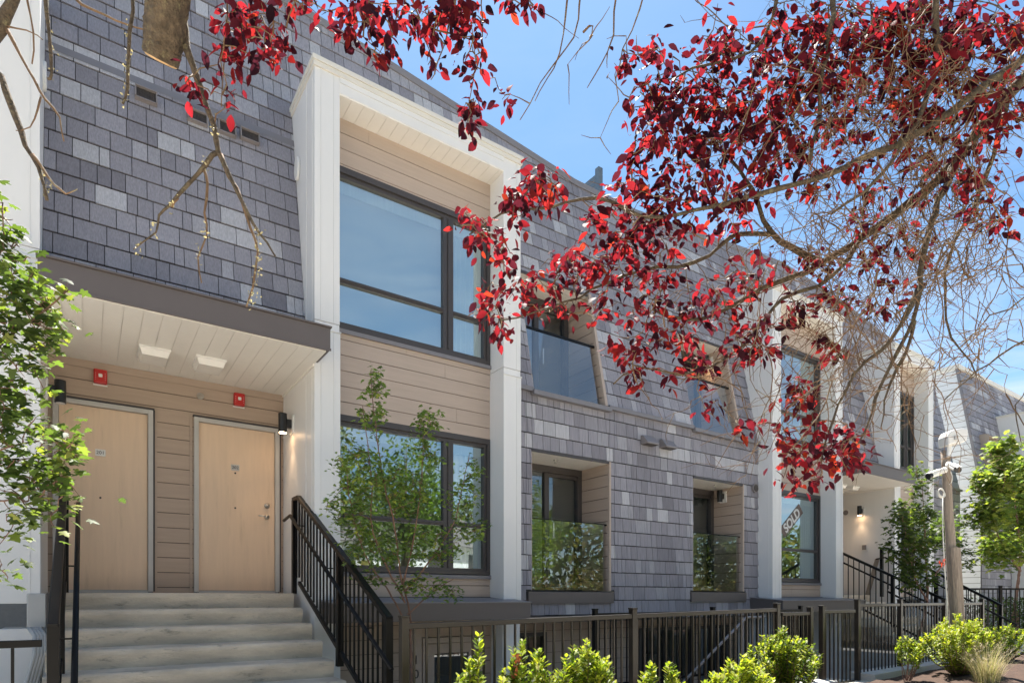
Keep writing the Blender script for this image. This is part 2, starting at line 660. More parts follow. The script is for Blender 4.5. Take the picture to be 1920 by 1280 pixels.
for xa, xb in zip([1.9, 4, 6, 7.86], [4, 6, 7.86, 7.87]):
    kb.add([(xa, 4.12, -2.6), (xb, 4.12, -2.6), (xb, 4.12, ground_z(xb) + .1), (xa, 4.12, ground_z(xa) + .1),
            (xa, 4.47, -2.6), (xb, 4.47, -2.6), (xb, 4.47, ground_z(xb) + .1), (xa, 4.47, ground_z(xa) + .1)],
           [(0, 1, 2, 3), (5, 4, 7, 6), (3, 2, 6, 7), (0, 3, 7, 4), (1, 5, 6, 2)])
for xa, xb in zip([8.84, 11], [11, 13.42]):
    kb.add([(xa, 4.12, -2.6), (xb, 4.12, -2.6), (xb, 4.12, ground_z(xb) + .1), (xa, 4.12, ground_z(xa) + .1),
            (xa, 4.47, -2.6), (xb, 4.47, -2.6), (xb, 4.47, ground_z(xb) + .1), (xa, 4.47, ground_z(xa) + .1)],
           [(0, 1, 2, 3), (5, 4, 7, 6), (3, 2, 6, 7), (0, 3, 7, 4), (1, 5, 6, 2)])
tag(kb.build('kerb', M['kerb'], bevel=.012), kind='structure')

# ------------------------------------------------------------------ the townhouse row
ROOF = [(-6, 7.9), (-1, 7.75), (2.24, 7.60), (3.43, 7.46), (5.06, 7.24), (6.8, 7.01), (8.24, 7.01), (9.8, 7.2), (11.36, 7.41), (13.0, 7.59),
        (15.23, 7.45), (17.0, 7.14), (20.0, 6.63), (20.3, 6.58)]
def roof(x):
    for (xa, za), (xb, zb) in zip(ROOF, ROOF[1:]):
        if x <= xb:
            return za + (zb - za) * (x - xa) / (xb - xa)
    return ROOF[-1][1]
def mans(z):
    return 7.235 + .206 * (z - 3.189)
YC, YS_, YD, YW = 6.88, 7.226, 8.2, 7.19       # column front, bay siding, door wall, shingle wall
BAYS = [(-3.2, -.33), (2.09, 4.89), (10.77, 13.34), (15.69, 17.79)]
ENTRIES = [(-.33, 2.09), (13.34, 15.69)]
XE = 20.3

house = empty('townhouse_row', (0, 7, -1.27), 'long grey shingled townhouse row with white framed bays and tan siding', 'townhouse')
house_origin = Vector((0, 7, -1.27))
H = empty('townhouse_row_build', (0, 0, 0))    # replaced below: parts are re-parented to the thing

# upper recess openings and shingled mansard
UP = [(5.34, 6.74, 2.9, 4.90), (8.86, 10.2, 2.9, 4.84)]
LOWR = [(5.30, 6.83, .09, 2.13), (8.84, 10.28, .10, 2.13)]
holes = [(a, b, 2.0, 5.93) for a, b in BAYS] + UP
shingles('shingle_mansard', -4.2, XE, 3.0, 7.9, mans, H, holes + [(-4.2, -3.0, 2, 8)], roof, seed=3)
for k, (a, b) in enumerate(ENTRIES):           # mansard skirt above the entry canopies
    shingles('shingle_skirt', a, b, 2.80, 3.0, mans, H, seed=20 + k)
shingles('shingle_wall', 4.89, 10.77, -.28, 2.95, lambda z: YW, H, LOWR + [(5.2, 6.93, -.1, .09), (8.76, 10.36, -.1, .10)], seed=5)
shingles('shingle_wall', 17.79, XE, -1.3, 2.95, lambda z: YW, H, [], seed=6)
# straight joint flashing across the mansard above the vents
for a, b in ((-.33, 2.09), (13.34, 15.69)):
    fs = MB()
    z = 5.45
    fs.add([(a, mans(z) - .022, z), (b, mans(z) - .022, z), (b, mans(z + .09) - .016, z + .09), (a, mans(z + .09) - .016, z + .09)], [(0, 1, 2, 3)])
    fs.build('flashing', M['flash'], H)
# ledge flashing where mansard meets wall
for a, b in ((4.89, UP[0][0] - .04), (UP[0][1] + .04, UP[1][0] - .04), (UP[1][1] + .04, 10.77), (17.79, XE)):
    lf = MB()
    lf.prism([(7.12, 2.945), (7.12, 3.005), (7.30, 3.03), (7.30, 2.945)], 0, a, b)
    lf.build('flashing', M['flash'], H)
for a, b, _, _ in UP:
    lf = MB()
    lf.prism([(7.09, 2.90), (7.09, 2.965), (7.5, 2.985), (7.5, 2.90)], 0, a - .06, b + .06)
    lf.build('sill', M['flash'], H)
# roof deck, cap
rc = MB()
for (xa, za), (xb, zb) in zip(ROOF, ROOF[1:]):
    xa_, xb_ = max(xa, -4.2), xb
    if xb_ < -4.2:
        continue
    za_ = roof(xa_)
    pr_ = lambda x, z: [(x, mans(z) - .045, z - .07), (x, mans(z) - .045, z + .025), (x, mans(z) + .25, z + .035), (x, mans(z) + .25, z - .07)]
    rc.add(pr_(xa_, za_) + pr_(xb_, zb), [(0, 4, 5, 1), (1, 5, 6, 2), (2, 6, 7, 3), (3, 7, 4, 0), (3, 2, 1, 0)[1:], (4, 5, 6, 7)] if False else
           [(0, 4, 5, 1), (1, 5, 6, 2), (2, 6, 7, 3), (3, 7, 4, 0), (0, 1, 2, 3), (7, 6, 5, 4)])
rc.build('parapet_cap', M['flash'], H)
rfm = MB()
for (xa, za), (xb, zb) in zip(ROOF, ROOF[1:]):
    rfm.add([(xa, mans(za) + .2, za - .15), (xb, mans(zb) + .2, zb - .15), (xb, 19, zb - .15), (xa, 19, za - .15)], [(0, 1, 2, 3)])
rfm.add([(-6, 19, -1.3), (XE, 19, -1.3), (XE, 19, 6.4), (-6, 19, 7.7)], [(0, 1, 2, 3)])
rfm.build('roof', M['roof'], H)
# right end wall of the row
ew = MB()
ew.add([(XE, YW, -1.3), (XE, 19, -1.3), (XE, 19, 6.4), (XE, mans(6.58), 6.58), (XE, mans(3.0), 3.0), (XE, YW, 2.95)], [(0, 1, 2, 3, 4, 5)])
ew.build('end_wall', M['hardie'], H)

# windows
def window(x0, x1, z0, z1, y, mull=(), rails=(), curtain=True, room=True, gmat=None):
    m = MB()
    t, t2 = .05, .05
    m.box(x0, x1, y - .02, y + .08, z1 - .075, z1)
    m.box(x0, x1, y - .02, y + .08, z0, z0 + .05)
    m.box(x0, x0 + t, y - .02, y + .08, z0 + .05, z1 - .075)
    m.box(x1 - t, x1, y - .02, y + .08, z0 + .05, z1 - .075)
    xi, xj, zi, zj = x0 + t, x1 - t, z0 + .05, z1 - .075
    m.box(xi, xj, y + .005, y + .078, zj - .045, zj)
    m.box(xi, xj, y + .005, y + .078, zi, zi + .035)
    m.box(xi, xi + .045, y + .005, y + .078, zi + .035, zj - .045)
    m.box(xj - .045, xj, y + .005, y + .078, zi + .035, zj - .045)
    xs = [xi + .045]
    for a, b in mull:
        c = (a + b) / 2
        m.box(a, c - .012, y + .006, y + .077, zi + .035, zj - .045)
        m.box(c - .012, c + .012, y - .012, y + .076, zi + .035, zj - .045)
        m.box(c + .012, b, y + .006, y + .077, zi + .035, zj - .045)
        xs += [a, b]
    xs.append(xj - .045)
    for a, b in rails:
        for p, q in zip(xs[::2], xs[1::2]):
            m.box(p, q, y + .008, y + .076, a, b)
            m.box(p, q, y - .006, y + .008, (a + b) / 2 - .008, (a + b) / 2 + .008)
    fr = m.build('window', M['frame'], H, bevel=.003)
    gm = MB()
    gm.add([(xi, y + .045, zi), (xj, y + .045, zi), (xj, y + .045, zj), (xi, y + .045, zj)], [(0, 1, 2, 3)])
    gm.build('glass', gmat or M['glass'], fr)
    sm = MB()
    sm.prism([(y - .045, z0 - .06), (y - .045, z0 - .012), (y + .07, z0 - .001), (y + .07, z0 - .06)], 0, x0, x1 + .03)
    sm.build('sill', M['flash'], fr)
    if curtain:
        c = MB()
        n = 26
        cw = min(.42, (x1 - x0) * .22)
        vs_, fs_ = [], []
        for i in range(n + 1):
            x = xj - .05 - cw + cw * i / n
            yy = y + .16 + .022 * math.sin(i * 1.35)
            vs_ += [(x, yy, zi), (x, yy, zj)]
        for i in range(n):
            fs_.append((2 * i, 2 * i + 2, 2 * i + 3, 2 * i + 1))
        c.add(vs_, fs_)
        c.build('curtain', M['curtain'], fr, smooth=True)
        b = MB()
        b.box(xi, xj, y + .12, y + .14, zj - .16, zj)
        b.build('roller_blind', M['curtain'], fr)
    return fr

def room(x0, x1, y0, y1, z0, z1):
    m = MB()
    m.add([(x0, y0, z0), (x1, y0, z0), (x1, y1, z0), (x0, y1, z0), (x0, y0, z1), (x1, y0, z1), (x1, y1, z1), (x0, y1, z1)],
          [(0, 1, 2, 3), (7, 6, 5, 4), (1, 5, 6, 2), (2, 6, 7, 3), (3, 7, 4, 0)])
    return m.build('interior', M['room'], H)

def bay(x0, x1, full, mf, low=True):
    """white framed bay: two columns, header, cap, soffit, tan siding and windows between"""
    a, b = x0 + .285, x1 - .28
    m = MB()
    for p, q in ((x0, a), (b, x1)):
        m.box(p, q, YC, 8.6, 3.075, 5.93)
        m.box(p + .003, q - .003, YC + .004, YD - .02, 2.985 - .01, 3.07)     # joint gap
        m.box(p - .004, q + .004, YC - .008, YD - .02, -.06 if p == b else -1.6, 2.975)
        m.box(p - .012, q + .012, YC - .02, YC + .02, 2.975, 2.99)             # drip
        m.box(p, q, YC + .02, 7.4, -2.6, -.28)
    m.box(a, b, YC - .003, 8.0, 5.70, 5.93)
    m.box(a, b, YC - .012, YC - .003, 5.815, 5.93)                             # upper fascia strip
    for x in (x0 + .07, x0 + .215, x1 - .07):                                  # corner trims
        m.box(x - .0035, x + .0035, YC - .006, YC, 3.08, 5.93)
        m.box(x - .0035, x + .0035, YC - .0135, YC - .008, -.05, 2.97)
    for y in (YC + .075, YC + .30):
        m.box(x0 - .006, x0, y - .004, y + .004, 3.08, 5.93)
        m.box(x0 - .0105, x0 - .004, y - .004, y + .004, .05, 2.54)
    f = m.build('bay_frame', M['white'], H, bevel=.004)
    c = MB()
    c.box(x0 - .03, x1 + .03, YC - .035, 8.3, 5.93, 5.985)
    c.box(x0 - .018, x1 + .018, YC - .022, 8.3, 5.875, 5.93)
    c.build('bay_cap', M['trim'], f, bevel=.004)
    soffit('soffit', a, b, YC + .004, YS_, 5.685, f, along='y', w=.145)
    hol = [(a, b, 3.19, 5.12)] + ([(a, b, .24, 2.17)] if low else [])
    boards('siding', a, b, 5.12, 5.70, YS_, 1, -1, H, M['siding'], .185, start=5.15 - .185)
    boards('siding', a, b, 2.17, 3.19, YS_, 1, -1, H, M['siding'], .185, start=2.14)
    boards('siding', a, b, .0, .24, YS_, 1, -1, H, M['siding'], .185, start=-.03)
    window(a, b, 3.19, 5.12, YS_, mf(a, b), [(3.745, 3.805)], gmat=M['glass_clear'] if x0 == 2.09 else M['glass_low'] if x0 > 15 else None)
    if low:
        window(a, b, .30, 2.17, YS_, mf(a, b), [(.94, 1.0)])
    room(a - .2, b + .2, YS_ + .1, YS_ + 3.2, .26, 2.5)
    room(a - .2, b + .2, YS_ + .1, YS_ + 3.2, 3.1, 5.5)
    return f

one = lambda a, b: [(3.89, 4.04)]
bay(*BAYS[0], True, lambda a, b: [])
bay(*BAYS[1], True, one)
sh = MB()
sh.add([(2.42, YS_ + .22, 3.25), (4.56, YS_ + .22, 3.25), (4.56, YS_ + .22, 4.95), (2.42, YS_ + .22, 4.95)], [(0, 1, 2, 3)])
sh.build('sheer_blind', M['sheer'], H)
sh = MB()
sh.add([(15.95, YS_ + .15, 3.25), (17.5, YS_ + .15, 3.25), (17.5, YS_ + .15, 4.95), (15.95, YS_ + .15, 4.95)], [(0, 1, 2, 3)])
sh.build('sheer_blind', M['curtain'], H)
bay(*BAYS[2], True, lambda a, b: [])
bay(*BAYS[3], True, lambda a, b: [(17.03, 17.2)])

# slim metal ledge roofs at the foot of bays 1 and 2
for x0, x1 in ((2.15, 4.78), (10.5, 13.55)):
    m = MB()
    m.prism([(6.5, -.285), (6.5, -.072), (7.2, -.015), (7.2, -.285)], 0, x0, x1)
    lr = m.build('ledge_roof', M['fascia'], H, bevel=.004)
    t = MB()
    t.prism([(6.49, -.078), (6.49, -.064), (7.2, -.006), (7.2, -.02)], 0, x0 - .01, x1 + .01)
    t.build('drip_edge', M['flash'], lr)
    bd = MB()
    bd.box(x0 + .2, x1 - .2, 7.16, 7.22, -.012, .0)
    bd.build('flashing', M['frame'], lr)

# entries
def door(x0, x1, hinge, num, full):
    d = MB()
    z0, z1 = .06, 2.13
    for a, b, c, e in ((x0, x0 + .05, z0, z1), (x1 - .05, x1, z0, z1), (x0 + .05, x1 - .05, z1 - .05, z1)):
        d.box(a, b, YD - .05, YD + .06, c, e)
    d.box(x0 + .05, x1 - .05, YD - .03, YD + .06, z0 - .015, z0 + .012)
    fr = d.build('front_door', M['steel'], H, bevel=.003)
    lf_ = MB()
    lf_.box(x0 + .053, x1 - .053, YD - .008, YD + .035, z0 + .016, z1 - .053)
    lf_.build('door_leaf', M['door'], fr, bevel=.003)
    dk = MB()
    dk.box(x0 - .012, x1 + .012, YD - .06, YD + .01, z1 + .002, z1 + .018)
    dk.box(x1 + .003, x1 + .018, YD - .045, YD + .01, z0, z1)
    dk.build('weather_seal', M['frame'], fr)
    xm = (x0 + x1) / 2 - (.03 if full else .04)
    p = MB()
    p.box(xm - .048, xm + .048, YD - .014, YD - .008, 1.548, 1.622)
    pl = p.build('number_plate', M['plastic_white'] if not full else M['steel'], fr, bevel=.004)
    text('number', num, .052, M['ink'], pl, (xm, YD - .0155, 1.585), (R(90), 0, 0))
    ph = MB()
    if full:
        ph.tube([(xm, YD - .013, 1.517), (xm, YD - .008, 1.517)], .011, 12)
    ph.tube([(xm, YD - .013, 1.09), (xm, YD - .008, 1.09)], .011, 12)
    ph.build('peephole', M['ink'], fr)
    if full:
        hm = MB()
        hm.tube([(1.888, YD - .03, 1.146), (1.888, YD - .008, 1.146)], .032, 20)
        hm.tube([(1.888, YD - .04, 1.146), (1.888, YD - .03, 1.146)], .016, 12)
        hm.tube([(1.888, YD - .022, 1.005), (1.888, YD - .008, 1.005)], .030, 20)
        hm.tube([(1.888, YD - .055, 1.005), (1.888, YD - .02, 1.005)], .010, 10)
        hm.tube([(1.895, YD - .055, 1.005), (1.78, YD - .055, 1.012)], [.010, .008], 10)
        hm.build('door_handle', M['chrome'], fr, smooth=True)
    for k, zz in enumerate((.16, .3, .45)):
        pass
    return fr

for k, (a, b) in enumerate(ENTRIES):
    o = a + .33
    D1, D2 = (-.285 + o, .64 + o), (1.06 + o, 2.035 + o)
    boards('siding', a, b, .045, 2.53, YD, 1, -1, H, M['siding_brown'], .173, [(D1[0], D1[1], .04, 2.145), (D2[0], D2[1], .04, 2.145)], start=-.06)
    tr = MB()
    tr.box(a, b, YD - .03, YD - .017, 2.49, 2.57)
    for x in (D1[1] + .03, D2[0] - .03, D2[1] + .02):
        tr.box(x - .012, x + .012, YD - .026, YD - .017, .05, 2.14)
    tr.build('door_trim', M['siding_brown'], H)
    if k == 0:
        door(*D1, 'l', '201', False)
        door(*D2, 'l', '202', True)
    else:
        for dd in (D1, D2):
            mm = MB()
            mm.box(dd[0] + .05, dd[1] - .05, YD - .01, YD + .05, .06, 2.08)
            mm.build('front_door', M['door'], H)
    c = MB()
    xl, xr = a + .005, b + .03
    c.box(xl, xr, 6.43, 6.47, 2.585, 2.815)
    c.box(xl - .02, xl, 6.43, 7.1, 2.585, 2.815) if k else None
    c.box(xr - .04, xr, 6.47, YC - .02, 2.585, 2.815)
    c.box(xl, xr - .05, 6.47, 7.3, 2.72, 2.79)
    cn = c.build('entry_canopy', M['fascia'], H, bevel=.003)
    t = MB()
    t.box(xl - .012, xr + .012, 6.412, 6.5, 2.817, 2.832)
    t.box(xl - .005, xr + .005, 6.422, 6.43, 2.575, 2.60)
    t.build('drip_edge', M['fascia'], cn)
    soffit('soffit', a + .01, b - .005, 6.47, YD - .001, 2.572, cn, w=.152)
    ed = MB()
    ed.box(b - .02, b - .003, YC, YD - .03, 2.545, 2.575)
    ed.build('soffit_trim', M['soffit'], cn)

# recessed balconies
def recess(x0, x1, z0, z1, yfront, yb, upper, k):
    """open balcony cut into the wall: siding cheeks, soffit, sliding door, glass guard"""
    zf = z0
    base = z0
    m = MB()
    if upper:                                   # slanted front edge follows the mansard
        for x, s in ((x0, 1), (x1, -1)):
            m.prism([(mans(z0) - .03, z0), (mans(z1) - .03, z1), (yb, z1), (yb, z0)], 0, min(x, x + s * -.02), max(x, x + s * -.02))
    ck = None
    for x, s in ((x0, 1), (x1, -1)):
        hm = MB()
        z = base
        e = .185
        while z < z1 - .02:
            t = min(z + e - .010, z1)
            ya, yb_ = (mans(z) if upper else yfront), (mans(t) if upper else yfront)
            poly = [(ya, z), (yb_, t), (yb, t), (yb, z)]
            hm.prism(poly, 0, *sorted((x, x - s * .012 + s * .012 * 2)))
            z += e
        poly = [(mans(z0) if upper else yfront, z0), (mans(z1) if upper else yfront, z1), (yb, z1), (yb, z0)]
        o = hm.build('siding', M['siding'], H)
        fix_normals(o)
        hb_ = MB()
        hb_.prism(poly, 0, *sorted((x - s * .02, x - s * .001)))
        fix_normals(hb_.build('joint_shade', M['joint_shade'], o))  # dark sheet standing in for shadow between the cheek boards
    for x, s in ((x1, -1),):                    # edge trim
        em = MB()
        if upper:
            em.bar((x, mans(z0) - .018, z0 + .02), (x, mans(z1) - .018, z1), .05, .05, (0, 1, 0))
        else:
            em.box(x - .018, x + .018, yfront - .024, yfront + .02, z0, z1)
        em.build('edge_trim', M['siding'], H)
    soffit('soffit', x0, x1, (mans(z1) if upper else yfront), yb, z1 - .03, H, along='x', w=.1)
    lip = MB()
    ylip = mans(z1) if upper else yfront
    lip.box(x0, x1, ylip - .02, ylip - .001, z1 - .034, z1 + .006)
    lip.build('flashing', M['frame'], H)
    f = MB()
    f.box(x0, x1, (7.5 if upper else yfront + .3), yb, z0 - .06, z0 - .005)
    f.build('balcony_floor', M['flash'], H)
    if not upper:
        sm = MB()
        sm.prism([(yfront - .045, z0 - .19), (yfront - .045, z0 - .02), (yfront + .34, z0 + .0), (yfront + .34, z0 - .19)], 0, x0 - .08, x1 + .06)
        sm.build('sill', M['fascia'], H)
    # sliding door
    d = MB()
    hd = z1 - .06
    d.box(x0, x1, yb - .03, yb + .07, hd - .08, hd + .03)
    d.box(x0, x1, yb - .03, yb + .07, z0, z0 + .05)
    d.box(x0, x0 + .07, yb - .03, yb + .07, z0 + .05, hd - .08)
    d.box(x1 - .10, x1 - .001, yb - .03, yb + .07, z0 + .05, hd - .08)
    xm = x0 + (x1 - x0) * (.52 if k == 0 else .42)
    d.box(xm - .045, xm + .045, yb - .01, yb + .06, z0 + .05, hd - .08)
    d.box(xm + .045, x1 - .10, yb, yb + .05, hd - .14, hd - .08)
    d.box(xm + .045, x1 - .10, yb, yb + .05, z0 + .05, z0 + .12)
    dr = d.build('sliding_door', M['frame'], H, bevel=.003)
    gm = MB()
    gm.add([(x0 + .07, yb + .03, z0 + .05), (x1 - .1, yb + .03, z0 + .05), (x1 - .1, yb + .03, hd - .08), (x0 + .07, yb + .03, hd - .08)], [(0, 1, 2, 3)])
    gm.build('glass', M['pane'], dr)
    hm = MB()
    hm.bar((xm + .12, yb - .03, z0 + .85), (xm + .12, yb - .03, z0 + 1.1), .02, .02)
    hm.build('handle', M['plastic_white'], dr)
    cm = MB()
    if k == 0:                                  # half open slat blind or curtain behind the pane
        if upper:
            for i in range(20):
                pass
        vs_, fs_ = [], []
        n = 18
        for i in range(n + 1):
            x = x0 + .1 + .4 * i / n
            yy = yb + .18 + .03 * math.sin(i * 1.5)
            vs_ += [(x, yy, z0 + .05), (x, yy, hd - .1)]
        for i in range(n):
            fs_.append((2 * i, 2 * i + 2, 2 * i + 3, 2 * i + 1))
        if upper:
            cm.add(vs_, fs_)
            cm.build('curtain', M['curtain'], dr, smooth=True)
        else:
            for i in range(30):
                zz = hd - .12 - i * .045
                cm.add([(x0 + .08, yb + .12, zz), (xm - .06, yb + .12, zz), (xm - .06, yb + .15, zz + .02), (x0 + .08, yb + .15, zz + .02)], [(0, 1, 2, 3)])
            cm.build('slat_blind', M['blind'], dr)
    room(x0 - .1, x1 + .1, yb + .1, yb + 3, z0 - .02, z1 - .1)
    # guard
    gt = 1.135 if not upper else 3.985
    gb = z0 + .01
    def gy(z):
        return (mans(z) + .03) if upper else yfront + .05
    gg = MB()
    xa, xb = x0 + .03, x1 - (.11 if upper else .05)
    gg.add([(xa, gy(gb), gb), (xb, gy(gb), gb), (xb, gy(gt), gt), (xa, gy(gt), gt),
            (xa, gy(gb) + .012, gb), (xb, gy(gb) + .012, gb), (xb, gy(gt) + .012, gt), (xa, gy(gt) + .012, gt)],
           [(0, 1, 2, 3)])
    ge = MB()
    ge.box(xa, xa + .004, gy(gt) - .002, gy(gt) + .012, gt - .004, gt) if not upper else None
    gd = gg.build('glass_guard', M['guard'], H)
    rl = MB()
    if upper:
        rl.box(x0 + .002, x1 - .002, gy(gt) - .012, gy(gt) + .026, gt + .001, gt + .03)
    else:
        rl.box(x0 + .002, x1 - .002, gy(gt) - .006, gy(gt) + .018, gt + .001, gt + .013)
        rl.box(x1 - .05, x1 - .001, gy(gt) - .008, gy(gt) + .02, gt - .012, gt)
    rl.build('guard_rail', M['black'], gd)

for k, r in enumerate(UP):
    recess(r[0], r[1], 2.97, r[3], 0, 8.1, True, k)
for k, r in enumerate(LOWR):
    recess(r[0], r[1], r[2], r[3], YW, 7.86, False, k)

# overhang soffit and lower storey
m = MB()
m.box(4.89, 10.77, 7.10, 7.25, -.31, -.285)
m.box(4.89, 10.77, 7.12, 7.75, -.38, -.31)
m.build('base_flashing', M['fascia'], H)
gp = MB()
gp.box(5.95, 10.77, 7.06, 7.10, -.345, -.285)
for i in range(60):
    pass
gp.build('gutter_strip', M['flash'], H)
LW = [(5.15, 5.95, -2.5, -.55), (8.0, 9.4, -2.5, -.55), (9.6, 10.5, -2.5, -.55)]
boards('siding', 2.1, 4.95, -2.6, -.28, 7.2, 1, -1, H, M['siding_brown'], .173, [(3.55, 4.45, -2.6, -.52)])
boards('siding', 4.95, 13.34, -2.6, -.38, 7.7, 1, -1, H, M['siding_brown'], .173, LW)
for a, b, c, e in LW:
    fm = MB()
    for p in ((a, a + .06, c, e), (b - .06, b, c, e), (a + .06, b - .06, e - .06, e), (a + .06, b - .06, c, c + .06), ((a + b) / 2 - .03, (a + b) / 2 + .03, c + .06, e - .06)):
        fm.box(p[0], p[1], 7.66, 7.76, p[2], p[3])
    fr = fm.build('window', M['frame'], H)
    gm = MB()
    gm.add([(a + .06, 7.72, c + .06), (b - .06, 7.72, c + .06), (b - .06, 7.72, e - .06), (a + .06, 7.72, e - .06)], [(0, 1, 2, 3)])
    gm.build('glass', M['pane'], fr)
    room(a - .2, b + .2, 7.8, 9.5, -2.6, -.5)
dm = MB()
for p in ((3.55, 3.62, -2.58, -.53), (4.38, 4.45, -2.58, -.53), (3.62, 4.38, -.60, -.53)):
    dm.box(p[0], p[1], 7.15, 7.28, p[2], p[3])
ld_ = dm.build('patio_door', M['siding'], H)
lf2 = MB()
for p in ((3.625, 3.74, -2.58, -.61), (4.26, 4.375, -2.58, -.61), (3.74, 4.26, -.74, -.61), (3.74, 4.26, -2.58, -2.3)):
    lf2.box(p[0], p[1], 7.20, 7.25, p[2], p[3])
lf2.build('door_leaf', M['siding'], ld_)
gm = MB()
gm.add([(3.74, 7.225, -2.3), (4.26, 7.225, -2.3), (4.26, 7.225, -.74), (3.74, 7.225, -.74)], [(0, 1, 2, 3)])
gm.build('glass', M['pane'], ld_)
room(3.2, 4.6, 7.32, 9.5, -2.6, -.4)
pm = MB()
pm.box(3.36, 3.52, 7.12, 7.19, -2.6, -.36)
pb = pm.build('number_board', M['siding'], H)
text('number', '1', .16, M['ink'], pb, (3.44, 7.116, -.80), (R(90), 0, 0))
text('number', '0', .16, M['ink'], pb, (3.44, 7.116, -.98), (R(90), 0, 0))
# retaining side walls of the sunken patio
for q in ((2.02, 2.1, 4.47, 7.2, -2.6, -1.3), (13.42, 13.5, 4.47, 8.2, -2.6, -1.15)):
    sw = MB()
    sw.box(*q)
    sw.build('retaining_wall', M['kerb'], H)

# re-parent everything in H to the thing itself
house.location = house_origin
bpy.context.view_layer.update()
for o in list(H.children):
    o.parent = house
    o.matrix_parent_inverse = Matrix.Translation(-house_origin)
bpy.data.objects.remove(H)

# ------------------------------------------------------------------ fixtures on the facade
def wall_lamp(name, x, y, z, face, label, lit=True):
    """up-and-down cylinder lamp on a white plate, on a wall whose normal is face (-1 = towards -x)"""
    t = empty(name, (x, y, z), label, 'wall lamp', 'black cylinder wall lamps')
    p = MB()
    p.box(*sorted((0, face * .02)), -.075, .075, -.12, .10)
    p.build('back_plate', M['plastic_white'], t, bevel=.004)
    a = MB()
    a.box(*sorted((face * .02, face * .075)), -.03, .03, -.05, .05)
    a.build('bracket', M['plastic_black'], t)
    c = MB()
    n = 28
    c.tube([(face * .118, 0, -.115), (face * .118, 0, .115)], .050, n)
    c.build('lamp_body', M['plastic_black'], t, bevel=.004)
    b = MB()
    b.tube([(face * .118, 0, -.121), (face * .118, 0, -.1155)], .040, 20)
    b.build('bulb', M['bulb'] if lit else M['lens'], t)
    if lit:
        l = bpy.data.lights.new('lamp_light', 'SPOT')
        l.energy = 4.5
        l.spot_size = R(84)
        l.spot_blend = .85
        l.color = (1.0, .66, .38)
        l.shadow_soft_size = .03
        lo_ = bpy.data.objects.new('lamp_light', l)
        COL.objects.link(lo_)
        lo_.parent = t
        lo_.location = (face * .115, 0, -.13)
        lo_.rotation_euler = (0, R(6) * face * -1, 0)
    return t

wall_lamp('wall_lamp', 2.086, 7.74, 2.10, -1, 'lit black wall lamp on the white wall right of door 202')
wall_lamp('wall_lamp', 15.686, 7.62, 2.10, -1, 'lit black wall lamp on white wall of the far entry porch')
wall_lamp('wall_lamp', 10.185, 7.86, 4.62, -1, 'lit black wall lamp in the right upper balcony recess')
wall_lamp('wall_lamp', 10.265, 7.6, 1.95, -1, 'unlit black wall lamp in the right lower balcony recess', False)
wall_lamp('wall_lamp', -.326, 7.78, 2.08, 1, 'unlit black wall lamp left of door 201 behind maple leaves', False)

def alarm(x, z, label):
    t = empty('fire_alarm', (x, YD - .013, z), label, 'fire alarm', 'red fire alarm strobes over the doors')
    b = MB()
    b.box(-.062, .062, -.058, 0, -.078, .078)
    b.build('alarm_body', M['red'], t, bevel=.012)
    p = MB()
    p.box(-.066, .066, -.012, -.001, -.092, -.076)
    p.build('back_box', M['plastic_white'], t)
    l = MB()
    l.box(-.019, .019, -.074, -.058, -.014, .026)
    l.build('strobe_lens', M['lens'], t, bevel=.008)
    for i in (-1, 1):
        d = MB()
        for k in range(4):
            d.box(i * .044 - .0022, i * .044 + .0022, -.0595, -.0575, -.04 + k * .022, -.034 + k * .022)
        d.build('sounder_slot', M['lens'], t)
alarm(.137, 2.41, 'red fire alarm strobe over door 201')
alarm(1.556, 2.415, 'red fire alarm strobe over door 202')

def ceiling_light(x0, x1, y0, y1, label):
    t = empty('ceiling_light', ((x0 + x1) / 2, (y0 + y1) / 2, 2.572), label, 'ceiling light', 'white canopy ceiling lights')
    dx, dy = (x1 - x0) / 2, (y1 - y0) / 2
    b = MB()
    b.box(-dx, dx, -dy, dy, -.025, -.001)
    b.build('mounting_plate', M['plastic_white'], t, bevel=.004)
    c = MB()
    v = []
    for z, k in ((-.025, .94), (-.085, .80)):
        v += [(-dx * k, -dy * k, z), (dx * k, -dy * k, z), (dx * k, dy * k, z), (-dx * k, dy * k, z)]
    c.add(v, [(0, 1, 5, 4), (1, 2, 6, 5), (2, 3, 7, 6), (3, 0, 4, 7), (4, 5, 6, 7)])
    c.build('diffuser', M['lens'], t)
ceiling_light(.45, .74, 7.33, 7.70, 'left white box light under the entry canopy, nearer door 201')
ceiling_light(.97, 1.27, 7.30, 7.66, 'right white box light under the entry canopy, nearer door 202')
ceiling_light(14.12, 14.42, 7.33, 7.70, 'left white box light under the far entry canopy')
ceiling_light(14.64, 14.94, 7.30, 7.66, 'right white box light under the far entry canopy')

